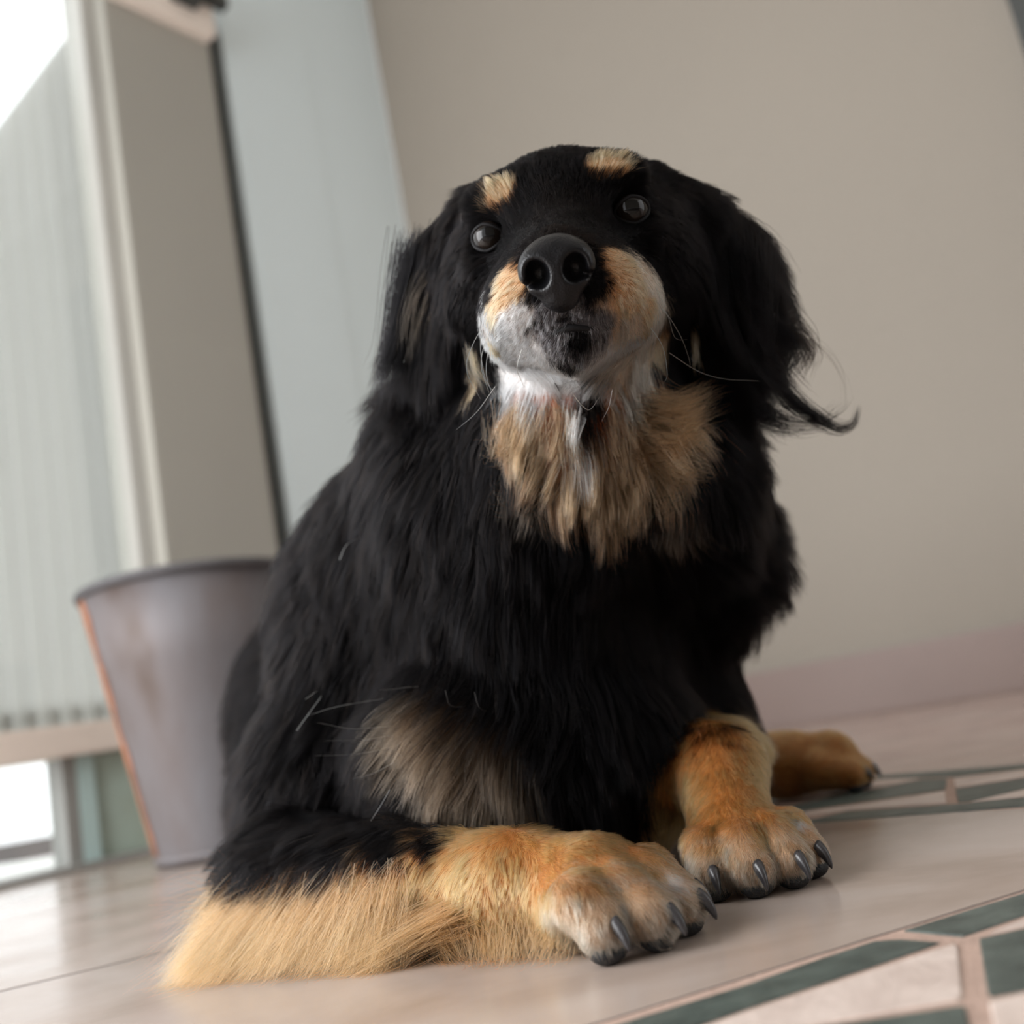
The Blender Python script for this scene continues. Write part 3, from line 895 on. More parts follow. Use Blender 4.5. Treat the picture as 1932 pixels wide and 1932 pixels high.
# claws and pads
def claw_mesh():
    V, F = [], []
    n_, sg_ = 10, 12
    for i in range(n_):
        t = i / (n_ - 1)
        a_ = math.radians(20 + 66 * t)
        y_ = 0.0100 * math.sin(a_ * 0.95) ; z_ = -0.0120 * (1 - math.cos(a_))
        rad = 0.0037 * (1 - t) ** 0.55 * (1 - 0.15 * t) + 0.0003
        ty, tz = math.cos(a_ * 0.8), -math.sin(a_ * 0.8)
        for j in range(sg_):
            p = 2 * math.pi * j / sg_
            V.append((0.80 * rad * math.cos(p), y_ - tz * rad * math.sin(p), z_ + ty * rad * 1.1 * math.sin(p)))
    for i in range(n_ - 1):
        for j in range(sg_):
            F.append((i * sg_ + j, (i + 1) * sg_ + j, (i + 1) * sg_ + (j + 1) % sg_, i * sg_ + (j + 1) % sg_))
    F.append(tuple(range(sg_))); F.append(tuple((n_ - 1) * sg_ + j for j in range(sg_))[::-1])
    me = mesh('claw', V, F, True); me.materials.append(M_CLAW)
    return me


claw_me = claw_mesh()
V, F = uvsphere(0.0095, 0.0090, 0.0060, 18, 10)
pad_me = mesh('paw_pad', V, F, True); pad_me.materials.append(M_PAD)
for toes in (PAW_A[0], PAW_B[0], PAW_C):
    for (p2, fd, s_, rt_) in toes:
        A = np.stack([s_ - (s_ @ fd) * fd, fd, Z], 1); A[:, 0] = unit(A[:, 0])
        if np.linalg.det(A) < 0: A[:, 0] *= -1
        o = link('claw', claw_me, None, dog)
        frame_obj(o, p2 + fd * (rt_ * 0.55) + Z * 0.0030, A @ np.diag([1.08, 1.05, 1.05]))
        o = link('paw_pad', pad_me, None, dog)
        frame_obj(o, p2 + fd * 0.0010 + Z * (0.0058 - p2[2]), A)
# ------------------------------------------------------------------ coat
FIELD = None
BLACK = np.array([0.0060, 0.0056, 0.0062])
TAN = np.array(lin(206, 136, 80)); TANL = np.array(lin(220, 164, 116)); PALE = np.array(lin(230, 192, 158))
RUFF = np.array(lin(218, 132, 90)); WHITE = np.array(lin(250, 245, 242)); GREY = np.array(lin(92, 88, 90))
BROWN = np.array(lin(96, 78, 62)); DKBROWN = np.array(lin(40, 31, 26)); FEATHER = np.array(lin(212, 122, 76))


def cdir(dx, dy, dz=0.0):
    return unit(np.asarray(dx) * RT - dy * UP + dz * FW)


# guides: surface pixel -> 3D root, lie of the hair in camera axes (right, down, away), length in cm
GUIDES_PX = [
    (1050, 330, 0, -1, .6, .7), (1000, 350, -.3, -1, .5, .8), (1130, 330, .3, -1, .5, .8), (1056, 420, 0, -1, .5, .45), (1010, 430, -.2, -1, .5, .5), (1110, 420, .2, -1, .5, .5),
    (945, 375, -.4, -1, .4, 1.0), (1150, 320, .4, -1, .4, 1.0), (880, 450, -.7, .2, .5, .8), (1240, 400, .7, .2, .5, .8), (960, 480, -.6, .3, .5, .5), (1160, 470, .6, .3, .5, .5),
    (970, 560, -.8, .6, .4, .6), (955, 640, -.7, .9, .3, 1.0), (985, 720, -.3, 1, .2, 1.5), (1165, 540, .8, .6, .4, .6), (1210, 620, .7, .8, .4, 1.0), (1200, 700, .4, 1, .3, 1.4),
    (1060, 600, 0, 1, .1, .5), (1020, 620, -.5, 1, .1, .6), (1130, 620, .5, 1, .1, .6), (1085, 690, 0, 1, .05, 1.0), (1040, 720, -.15, 1, .05, 1.5), (1130, 720, .15, 1, .05, 1.5),
    (900, 560, -.5, .8, .4, .9), (890, 640, -.3, 1, .4, 1.3), (900, 720, -.1, 1, .3, 2.0), (1270, 500, .6, .8, .4, .9), (1285, 600, .4, 1, .4, 1.4), (1290, 680, .6, .8, .3, 2.4),
    (870, 430, -.8, .5, .4, 1.2), (1290, 400, .8, .5, .4, 1.2), (920, 340, -.6, -.6, .6, .9), (1230, 330, .6, -.6, .6, .9),
    (830, 450, -.5, 1, .1, 2.5), (800, 520, -.3, 1, .05, 4.5), (780, 600, -.25, 1, 0, 6.0), (840, 560, -.1, 1, 0, 5.0), (800, 640, -.15, 1, 0, 6.0),
    (1330, 410, .5, .8, .1, 2.0), (1380, 470, .4, 1, .05, 3.5), (1430, 560, .5, 1, 0, 4.5), (1370, 590, .2, 1, 0, 5.5), (1400, 620, .5, 1, 0, 5.5), (1360, 520, .2, 1, 0, 4.0),
    (980, 790, -.4, 1, -.1, 3.6), (1050, 800, -.1, 1, -.15, 3.6), (1130, 800, .1, 1, -.15, 3.6), (1200, 790, .6, .8, -.1, 4.2), (1270, 780, 1, .25, 0, 5.0), (1300, 820, .9, .4, 0, 4.5),
    (1000, 880, -.3, 1, -.1, 3.6), (1100, 900, 0, 1, -.2, 3.8), (1200, 900, .1, 1, -.1, 3.6), (1280, 900, .3, 1, 0, 3.8), (1120, 980, 0, 1, -.1, 4.2),
    (770, 850, -.35, 1, .2, 4.5), (820, 900, -.3, 1, .1, 5.0), (900, 950, -.25, 1, 0, 5.0), (700, 980, -.5, .9, .2, 4.5), (860, 1040, -.1, 1, 0, 4.5),
    (980, 1100, 0, 1, 0, 4.5), (1120, 1120, 0, 1, 0, 4.5), (1060, 1250, -.1, 1, 0, 4.0), (1180, 1300, .1, 1, 0, 4.0), (1320, 1000, .7, .7, .2, 4.5), (1380, 1080, .8, .6, .2, 4.2),
    (1360, 1180, .5, 1, .1, 4.0), (1350, 1290, .3, 1, .2, 3.5), (1260, 1180, .2, 1, 0, 4.2),
    (600, 1120, -.3, 1, .2, 3.5), (680, 1150, -.1, 1, .1, 4.0), (580, 1300, -.2, 1, .2, 4.0), (700, 1300, -.2, 1, 0, 4.0), (560, 1450, -.2, 1, .1, 4.0), (660, 1480, -.3, 1, 0, 3.6),
    (820, 1380, -.8, .6, -.2, 4.2), (880, 1430, -.4, 1, -.2, 4.2), (840, 1480, -.5, 1, -.1, 4.2), (930, 1480, 0, 1, -.1, 4.2), (1000, 1450, .1, 1, 0, 4.0), (1100, 1480, 0, 1, 0, 3.5),
    (500, 1600, -.7, .7, .1, 3.2), (560, 1620, -.6, .7, 0, 2.6), (640, 1640, -.2, .8, 0, 1.4), (760, 1640, 0, .9, 0, 1.1), (640, 1700, -.8, .6, 0, 3.0), (560, 1700, -.9, .5, 0, 4.0),
    (760, 1720, -.5, .8, 0, 2.0), (860, 1690, -.1, 1, 0, 1.1), (860, 1750, -.4, .9, 0, 2.2), (950, 1680, .1, 1, 0, 0.9), (950, 1770, 0, 1, 0, 1.6), (1040, 1640, .8, .4, -.2, .7),
    (1040, 1740, .2, 1, -.1, 1.1), (1120, 1720, .3, 1, -.2, .8), (1120, 1780, .1, 1, 0, .8), (1180, 1660, .8, .5, -.3, .6), (1220, 1720, .5, .9, -.2, .8), (1290, 1700, .6, .8, -.1, .7), (1250, 1640, .9, .3, -.1, .6),
    (1340, 1420, 0, 1, -.2, .9), (1340, 1520, -.1, 1, -.2, .8), (1420, 1520, .4, 1, -.4, .7), (1340, 1600, 0, 1, -.1, .8), (1420, 1600, .1, 1, -.2, .7), (1500, 1600, .3, 1, -.1, .7), (1540, 1610, .6, .9, .1, .6),
    (1460, 1440, 1, .1, 0, .9), (1600, 1440, 1, .3, 0, .7), (1540, 1490, .9, .4, 0, .9),
]
GUIDES_W = [((-0.10, 1.0, 0.31), (-.3, .9, -.2), 4), ((-0.24, 1.0, 0.17), (-.3, .5, -.8), 4), ((-0.02, 0.95, 0.28), (.2, .9, -.3), 4), ((0.04, 0.95, 0.17), (.4, .5, -.8), 4),
            ((-0.2, 1.2, 0.30), (-.2, .9, -.3), 4), ((-0.35, 1.2, 0.15), (-.3, .4, -.9), 4), ((-0.39, 1.12, 0.07), (-.5, -.1, -.8), 4), ((-0.16, 1.36, 0.1), (0, 1, -.3), 6),
            ((0.03, 0.70, 0.05), (0.1, -.4, -.9), 3.5), ((-0.12, 0.82, 0.30), (-.4, .8, -.3), 4.5), ((0.09, 0.84, 0.28), (.4, .8, -.3), 4.5)]
for (x_, y_, z_) in ((0, -10, 4.5), (-5, -9, 2), (5, -9, 2)):
    GUIDES_W.append((H(x_, y_, z_), tuple(HA @ np.array([x_ * 0.05, -1, -0.1])), 1.6))
g_pos, g_dir, g_len = [], [], []
for (px, py, dx, dy, dz, ln) in GUIDES_PX:
    p = S(px, py)
    g_pos.append(p); g_dir.append(cdir(dx, dy, dz)); g_len.append(ln)
for p, d_, ln in GUIDES_W:
    g_pos.append(np.array(p)); g_dir.append(unit(d_)); g_len.append(ln)
g_pos, g_dir, g_len = np.array(g_pos), np.array(g_dir), np.array(g_len)

vd = np.zeros_like(BP); vl = np.zeros(len(BP))
for i0 in range(0, len(BP), 20000):
    q = BP[i0:i0 + 20000]
    d2 = ((q[:, None, :] - g_pos[None]) ** 2).sum(2)
    w_ = 1 / (d2 + 1.5e-4) ** 2.2
    w_ /= w_.sum(1, keepdims=True)
    vd[i0:i0 + 20000] = w_ @ g_dir; vl[i0:i0 + 20000] = np.exp(w_ @ np.log(g_len))

# colour marks: (surface pixel, radius px, colour, softness) or bone segments
MARKS = []
def mk(px, py, rpx, c, soft=0.35, amt=1.0):
    p = S(px, py)
    dd = float((p - CAM) @ FW)
    MARKS.append((p, p, rpx * dd / FPX, c, soft, amt))
def seg(a_, b_, r_, c, soft=0.3, amt=1.0): MARKS.append((np.asarray(a_, float), np.asarray(b_, float), r_, c, soft, amt))

# ruff
for a_ in ((1000, 785, 58), (1070, 800, 75), (1160, 790, 75), (1240, 775, 60), (1080, 860, 60), (1150, 890, 58), (1150, 930, 35), (1225, 840, 45)): mk(*a_, RUFF)
mk(1085, 812, 18, WHITE, .6, .8)
mk(1000, 900, 40, BROWN, .7, .6); mk(1260, 940, 45, BROWN, .7, .7)
# muzzle
seg(H(-3.0, 1.5, -6.2), H(-2.4, 5.2, -5.6), 0.026, WHITE, .2); seg(H(3.0, 1.5, -6.0), H(2.4, 5.2, -5.2), 0.029, PALE, .2)
seg(H(-1.8, 4.6, -7.2), H(1.8, 4.6, -7.2), 0.022, WHITE, .25)
for a_ in ((962, 530, 38), (942, 590, 38), (925, 640, 26), (1165, 490, 34), (1190, 545, 46), (1215, 600, 46), (1240, 640, 34)): mk(*a_, TANL)
for a_ in ((985, 590, 26), (965, 615, 34), (960, 650, 40), (972, 695, 48), (1010, 715, 34), (1070, 722, 30), (1130, 716, 28)): mk(*a_, WHITE, .3)
for a_ in ((1185, 620, 40), (1200, 680, 42), (1180, 720, 36)): mk(*a_, PALE * 0.95)
for a_ in ((1060, 585, 46), (1032, 620, 26), (1125, 615, 40), (1085, 640, 42), (1050, 655, 28), (1125, 650, 28)): mk(*a_, GREY, .3)
mk(1090, 640, 26, BLACK, .5)
mk(1115, 762, 30, DKBROWN, .35)
mk(1052, 455, 55, DKBROWN, .8, .7); mk(1060, 395, 70, DKBROWN, .9, .6)
# brows, cheeks
mk(945, 364, 31, TANL, .4); mk(1130, 312, 28, TANL, .4); mk(1155, 308, 26, TANL, .4); mk(1175, 314, 16, TANL, .4)
mk(893, 690, 18, TANL, .5); mk(900, 715, 18, TANL, .5);
# inner arm
for a_ in ((800, 1335, 50), (790, 1370, 55), (850, 1390, 70), (900, 1430, 80), (850, 1470, 60), (900, 1520, 60), (960, 1500, 60)): mk(*a_, BROWN, .5, .9)
mk(1390, 1345, 40, BROWN, .6, .8)
# forelegs
seg(ELB + np.array([-0.02, 0, -0.030]), WRI + np.array([0, 0, -0.012]), 0.040, TAN, .25)
seg(WRI, PAW_A[3] + Z * 0.02, 0.050, TAN, .2)
for p2, fd, s_, rt_ in PAW_A[0]: seg(p2 - fd * 0.012, p2 + fd * 0.01 - Z * 0.008, 0.022, PALE, .6, .85)
seg(WR2 + np.array([0.0, 0.06, 0.0]), PAW_B[3] + Z * 0.02, 0.050, TAN, .2)
for p2, fd, s_, rt_ in PAW_B[0]: seg(p2 - fd * 0.006, p2 + fd * 0.01 - Z * 0.008, 0.019, PALE, .6, .8)
mk(1503, 1550, 16, WHITE, .6, .8); mk(1270, 1660, 18, WHITE, .7, .6)
for a_ in ((540, 1575, 60), (640, 1585, 52), (740, 1590, 46), (830, 1585, 34), (480, 1610, 42)): mk(*a_, BLACK, .45)
seg((0.12, 1.0, 0.05), (0.30, 0.955, 0.02), 0.060, TAN * 0.85, .2)


def colour_at(P, jit):
    c = np.tile(BLACK, (len(P), 1))
    for a_, b_, r_, cc, soft, amt in MARKS:
        ab = b_ - a_; L2 = ab @ ab
        t = np.clip(((P - a_) @ ab) / L2, 0, 1) if L2 > 0 else np.zeros(len(P))
        d_ = np.linalg.norm(P - a_ - t[:, None] * ab, axis=1) / r_ + jit * soft * 0.5
        m_ = np.clip((1 - d_) / max(soft, 0.05) + 0.5, 0, 1) * amt
        c = c * (1 - m_[:, None]) + cc * m_[:, None]
    return c


vc = colour_at(BP, np.zeros(len(BP)))
at_ = body_me.attributes.new('coat', 'FLOAT_COLOR', 'POINT')
at_.data.foreach_set('color', np.concatenate([vc * 0.4, np.ones((len(vc), 1))], 1).astype(np.float32).ravel())
M_SKIN, nt, b = new_mat('skin_under_fur')
an = nt.nodes.new('ShaderNodeAttribute'); an.attribute_name = 'coat'
nt.links.new(an.outputs['Color'], b.inputs['Base Color']); b.inputs['Roughness'].default_value = 0.8
b.inputs['Specular IOR Level'].default_value = 0.1
body_me.materials.append(M_SKIN)

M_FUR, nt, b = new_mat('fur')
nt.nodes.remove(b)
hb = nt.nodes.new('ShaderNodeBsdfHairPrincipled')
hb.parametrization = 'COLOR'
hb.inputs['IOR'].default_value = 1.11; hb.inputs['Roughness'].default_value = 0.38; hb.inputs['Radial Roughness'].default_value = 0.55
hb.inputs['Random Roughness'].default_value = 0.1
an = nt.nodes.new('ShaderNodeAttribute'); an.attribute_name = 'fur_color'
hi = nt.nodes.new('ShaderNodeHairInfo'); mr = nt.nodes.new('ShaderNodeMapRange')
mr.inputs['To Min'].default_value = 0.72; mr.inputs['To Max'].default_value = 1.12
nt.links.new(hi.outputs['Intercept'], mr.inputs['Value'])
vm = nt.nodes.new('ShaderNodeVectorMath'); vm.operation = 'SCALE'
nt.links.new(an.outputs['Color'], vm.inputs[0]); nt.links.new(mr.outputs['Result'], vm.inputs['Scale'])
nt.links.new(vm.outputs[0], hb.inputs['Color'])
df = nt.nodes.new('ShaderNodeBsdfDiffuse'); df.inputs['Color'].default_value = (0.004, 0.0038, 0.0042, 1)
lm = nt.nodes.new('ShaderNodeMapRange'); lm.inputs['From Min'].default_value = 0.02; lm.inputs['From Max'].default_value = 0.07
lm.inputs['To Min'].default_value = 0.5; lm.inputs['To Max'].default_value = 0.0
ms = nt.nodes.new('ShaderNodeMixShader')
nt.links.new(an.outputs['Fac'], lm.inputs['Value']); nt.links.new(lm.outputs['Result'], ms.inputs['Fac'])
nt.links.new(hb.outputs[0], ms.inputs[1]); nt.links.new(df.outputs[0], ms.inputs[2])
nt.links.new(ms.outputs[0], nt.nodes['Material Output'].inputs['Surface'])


def curves_obj(name, groups, parent, mat):
    """groups: list of (pts (N,K,3), radius (N,K), colour (N,3))."""
    cv = bpy.data.hair_curves.new(name)
    sizes = np.concatenate([np.full(g[0].shape[0], g[0].shape[1], np.int32) for g in groups])
    cv.add_curves(sizes.tolist())
    pos = np.concatenate([g[0].reshape(-1, 3) for g in groups]).astype(np.float32)
    rad = np.concatenate([g[1].reshape(-1) for g in groups]).astype(np.float32)
    col = np.concatenate([g[2] for g in groups])
    col = np.concatenate([col, np.ones((len(col), 1))], 1).astype(np.float32)
    cv.attributes['position'].data.foreach_set('vector', pos.ravel())
    a_ = cv.attributes.get('radius') or cv.attributes.new('radius', 'FLOAT', 'POINT')
    a_.data.foreach_set('value', rad)
    a_ = cv.attributes.new('fur_color', 'FLOAT_COLOR', 'CURVE'); a_.data.foreach_set('color', col.ravel())
    cv.materials.append(mat)
    o = bpy.data.objects.new(name, cv); COL.objects.link(o); o.parent = parent
    return o


# roots over the body surface
T = np.concatenate([BQ[:, [0, 1, 2]], BQ[:, [0, 2, 3]]])
ta = 0.5 * np.linalg.norm(np.cross(BP[T[:, 1]] - BP[T[:, 0]], BP[T[:, 2]] - BP[T[:, 0]]), axis=1)
tc_ = BP[T].mean(1)
tl = vl[T].mean(1)
dens = np.clip(1.9e6 / tl ** 1.15, 3.0e5, 2.6e6)
dens *= np.where(tc_[:, 1] > 0.98, 0.30, np.where(tc_[:, 1] > 0.86, 0.5, 1.0))
dens *= np.where((vc[T].mean(1).max(1) > 0.12) & (tl > 2.0), 2.0, 1.0)
dens *= (tc_[:, 2] > 0.005)
eyes_c = [H(-4.15, 0.4, 0), H(4.15, 0.4, 0)]
for ec in eyes_c: dens *= np.linalg.norm(tc_ - ec, axis=1) > 0.0088
dens *= np.linalg.norm((tc_ - H(0, 8.6, -2.7)) * 1.0, axis=1) > 0.0150
cnt = ta * dens
N = int(cnt.sum())
pick = np.searchsorted(np.cumsum(cnt), rng.random(N) * cnt.sum())
pick = np.clip(pick, 0, len(T) - 1)
u1, u2 = rng.random(N), rng.random(N)
fl_ = u1 + u2 > 1; u1[fl_] = 1 - u1[fl_]; u2[fl_] = 1 - u2[fl_]
bw = np.stack([1 - u1 - u2, u1, u2], 1)[:, :, None]
tri = T[pick]
root = (BP[tri] * bw).sum(1); nrm = (BN[tri] * bw).sum(1); nrm /= np.linalg.norm(nrm, axis=1, keepdims=True)
flow = (vd[tri] * bw).sum(1); ln_ = (vl[tri] * bw[:, :, 0]).sum(1) * 0.01


def lump(P, sc, seed):
    """Smooth pseudo-random field in [-1,1]."""
    g = np.random.default_rng(seed); o_ = np.zeros(len(P))
    for _ in range(5):
        k_ = g.normal(size=3) * sc; o_ += np.sin(P @ k_ + g.random() * 6.28)
    return np.clip(o_ / 2.6, -1, 1)


flow = flow - (flow * nrm).sum(1, keepdims=True) * nrm
flow = flow + 0.12 * (np.array([0, -0.6, -0.3]) - (nrm @ np.array([0, -0.6, -0.3]))[:, None] * nrm)
flow /= np.linalg.norm(flow, axis=1, keepdims=True) + 1e-9
# slow waviness of the lie
side = np.cross(nrm, flow)
swirl = lump(root, 70, 3) * 0.28 + lump(root, 200, 4) * 0.18
flow = flow + side * swirl[:, None]
flow /= np.linalg.norm(flow, axis=1, keepdims=True)
ln_ = ln_ * (0.75 + 0.5 * rng.random(N)) * (1 + 0.15 * lump(root, 150, 5))
col = colour_at(root, rng.normal(size=N) * 0.5 + lump(root, 260, 9) * 0.9)
lumi = col.max(1)
dark = lumi < 0.03
v_ = rng.normal(size=N)
col = col * np.exp(0.12 * v_)[:, None]
warm = rng.random(N) < 0.25
col[dark & warm] = np.array([0.016, 0.011, 0.009])
grey_ = (np.linalg.norm(col / (lumi[:, None] + 1e-6) - 1, axis=1) < 0.25) & (lumi > 0.015) & (lumi < 0.16)
w2 = rng.random(N)
col[grey_ & (w2 < 0.3)] = WHITE * 0.75
tanm = (~dark) & (~grey_)
col[tanm & (w2 < 0.12)] *= 1.25
col[tanm & (w2 > 0.9)] *= 0.6
col = np.clip(col, 0.002, 0.86)

K_SHORT, K_LONG = 5, 9


def grow(sel, K, clump_cell, clump, lift0, grav, wob):
    n = len(sel)
    t = np.linspace(0, 1, K)
    d0 = flow[sel] + nrm[sel] * lift0[:, None]; d0 /= np.linalg.norm(d0, axis=1, keepdims=True)
    d1 = flow[sel] + nrm[sel] * (lift0 * 0.25)[:, None] + np.array([0, 0, -1.0]) * grav; d1 /= np.linalg.norm(d1, axis=1, keepdims=True)
    L = ln_[sel]
    P = np.zeros((n, K, 3)); P[:, 0] = root[sel] - nrm[sel] * 0.0006
    jd = rng.normal(size=(n, 3)) * wob
    for k in range(1, K):
        d_ = d0 * (1 - t[k]) + (d1 + jd) * t[k]
        d_ /= np.linalg.norm(d_, axis=1, keepdims=True)
        P[:, k] = P[:, k - 1] + d_ * (L / (K - 1))[:, None]
    # wave
    ph = rng.random(n) * 6.28; a_ = L * 0.022
    sd = np.cross(nrm[sel], flow[sel])
    P += (np.sin(ph[:, None] + t[None] * 5.0) * t[None] * a_[:, None])[:, :, None] * sd[:, None, :]
    # clumping towards one strand of each small cell
    if clump > 0:
        for cell, am in clump_cell:
            key = np.floor((root[sel] + rng.normal(size=(n, 3)) * cell * 0.12) / cell).astype(np.int64)
            key = (key[:, 0] * 73856093) ^ (key[:, 1] * 19349663) ^ (key[:, 2] * 83492791)
            _, first, inv = np.unique(key, return_index=True, return_inverse=True)
            cen = P[first][inv]
            sc_ = (L / (ln_[sel][first][inv] + 1e-9))
            tgt = root[sel][:, None] * 0 + cen
            w_ = (t ** 1.4)[None, :, None] * am * clump
            P = P * (1 - w_) + tgt * w_
    P[:, :, 2] = np.maximum(P[:, :, 2], 0.0006 + 0.0008 * rng.random((n, 1)))
    return P


short = np.where(ln_ < 0.017)[0]; long_ = np.where(ln_ >= 0.017)[0]
groups = []
Ps = grow(short, K_SHORT, ((0.004, 0.45), (0.010, 0.15)), 1.0, np.full(len(short), 0.42), 0.05, 0.12)
t = np.linspace(0, 1, K_SHORT)
groups.append((Ps, np.outer(0.00013 * (0.8 + 0.4 * rng.random(len(short))), (1 - t) ** 0.6 * 0.9 + 0.1), col[short]))
Pl = grow(long_, K_LONG, ((0.008, 0.5), (0.020, 0.35)), 1.0, 0.38 + 0.25 * rng.random(len(long_)), 0.28, 0.16)
t = np.linspace(0, 1, K_LONG)
groups.append((Pl, np.outer(0.00016 * (0.8 + 0.4 * rng.random(len(long_))), (1 - t) ** 0.5 * 0.92 + 0.08), col[long_]))


def bez(pts, K):
    """Smooth path through control points (Catmull-Rom), K samples."""
    P = np.asarray(pts, float); n = len(P)
    P = np.vstack([2 * P[0] - P[1], P, 2 * P[-1] - P[-2]])
    u = np.linspace(0, n - 1 - 1e-6, K); i = u.astype(int); f = (u - i)[:, None]
    a_, b_, c_, d_ = P[i], P[i + 1], P[i + 2], P[i + 3]
    return 0.5 * (2 * b_ + (c_ - a_) * f + (2 * a_ - 5 * b_ + 4 * c_ - d_) * f ** 2 + (3 * b_ - a_ - 3 * c_ + d_) * f ** 3)


def lock(pts, n, s0, s1, c, rad=0.00015, K=14, curl=0.002, var=0.2, short_=0.35):
    """A lock of n hairs along a path of (px, py, depth) points."""
    W = bez([at(*p) for p in pts], 40)
    P = np.zeros((n, K, 3))
    o0 = np.clip(rng.normal(size=(n, 3)), -1.7, 1.7) * s0; o1 = np.clip(rng.normal(size=(n, 3)), -2, 2) * s1
    end = 1 - short_ * rng.random(n) ** 1.5
    ph = rng.random((n, 3)) * 6.28
    for k in range(K):
        tt = k / (K - 1) * end
        x_ = tt * 39; i = np.minimum(x_.astype(int), 38); f = (x_ - i)[:, None]
        b_ = W[i] * (1 - f) + W[i + 1] * f
        P[:, k] = b_ + o0 * (1 - tt)[:, None] + o1 * tt[:, None] + np.sin(ph + tt[:, None] * 5) * curl * tt[:, None]
    P[:, :, 2] = np.maximum(P[:, :, 2], 0.0007)
    t = np.linspace(0, 1, K)
    cc = np.clip(np.tile(c, (n, 1)) * np.exp(var * rng.normal(size=(n, 1))), 0.002, 0.88)
    groups.append((P, np.outer(rad * (0.8 + 0.4 * rng.random(n)), (1 - t) ** 0.5 * 0.9 + 0.1), cc))


BK = np.array([0.0065, 0.006, 0.0065]); BKW = np.array([0.018, 0.013, 0.011])
# ears: long fringes
de = 0.655
lock([(1395, 560, de), (1440, 660, de), (1475, 735, de), (1530, 782, de), (1580, 808, de), (1610, 800, de), (1621, 765, de)], 110, .006, .0012, BK, curl=.0008, short_=.5)
lock([(1400, 600, de), (1440, 690, de), (1480, 745, de), (1540, 790, de), (1570, 800, de)], 120, .007, .002, BK)
lock([(1430, 560, de), (1480, 610, de), (1515, 640, de), (1528, 668, de), (1512, 700, de)], 160, .007, .004, BKW)
lock([(1440, 560, de), (1500, 625, de), (1560, 665, de), (1592, 720, de), (1600, 790, de)], 9, .003, .002, BKW, .00006)
lock([(1440, 600, de), (1490, 650, de), (1470, 700, de), (1478, 745, de)], 160, .008, .004, BK)
lock([(1360, 600, de), (1390, 700, de), (1420, 770, de), (1500, 800, de), (1560, 790, de), (1590, 760, de)], 60, .009, .003, BK)
for x0, x1, yb in ((1350, 1385, 855), (1380, 1420, 835), (1410, 1460, 812), (1330, 1368, 868), (1360, 1440, 800), (1400, 1500, 805)):
    lock([(x0 - 10, 600, de), (x0, 700, de), ((x0 + x1) / 2, 780, de), (x1, yb, de)], 260, .010, .005, BK)
for x0, x1, yb in ((1320, 1335, 800), (1350, 1352, 820), (1380, 1400, 760), (1420, 1450, 740)):
    lock([(x0, 480, de - .012), (x0 + 12, 600, de - .012), (x0 + 10, 700, de - .012), (x1, yb, de - .01)], 200, .009, .006, BK)
dl = 0.672
for x0, x1, yb in ((770, 706, 748), (790, 735, 760), (815, 760, 770), (840, 800, 770), (755, 715, 700), (850, 840, 760)):
    lock([(x0 + 25, 470, dl), (x0, 560, dl), ((x0 + x1) / 2, 660, dl), (x1, yb, dl)], 230, .008, .004, BK)
lock([(800, 520, dl - .015), (770, 580, dl - .015), (760, 660, dl - .015)], 22, .004, .002, BROWN * .5)
lock([(800, 560, dl - .015), (785, 620, dl - .015), (775, 690, dl - .015)], 18, .004, .002, BROWN * .6)
lock([(830, 540, dl - .015), (815, 600, dl - .015), (815, 670, dl - .015)], 18, .003, .002, BROWN * .9)
# cheek locks
lock([(1312, 560, .63), (1310, 620, .63), (1314, 670, .625), (1318, 700, .62)], 60, .0018, .0016, TANL * .8)
lock([(888, 650, .635), (893, 690, .63), (915, 730, .625)], 60, .003, .003, TANL)
# throat locks
for a_, b_, c_, d_, n, c in ((1190, 760, 1350, 730, 300, RUFF), (1200, 790, 1350, 770, 300, RUFF), (1180, 820, 1330, 820, 300, RUFF * .9), (1240, 830, 1330, 890, 140, RUFF), (960, 800, 930, 850, 200, RUFF)):
    lock([(a_, b_, .625), ((a_ + c_) / 2, (b_ + d_) / 2 + 22, .612), (c_, d_, .625)], n, .009, .005, c, K=12)
lock([(1000, 870, .62), (1015, 905, .612), (1030, 935, .61)], 50, .003, .001, WHITE * .8)
lock([(1085, 790, .60), (1082, 830, .598), (1088, 865, .60)], 90, .0035, .002, WHITE)
for a_, c in ((960, RUFF), (1010, RUFF), (1060, TAN * .8), (1110, TAN * .9), (1160, TAN * .8), (1210, BROWN * 1.3), (1250, BROWN * 1.2)):
    lock([(a_, 880, .635), (a_ + (a_ - 1100) * .05, 940, .625), (1130 + (a_ - 1130) * .55, 1010 - abs(a_ - 1130) * .35, .63)], 120, .008, .006, c)

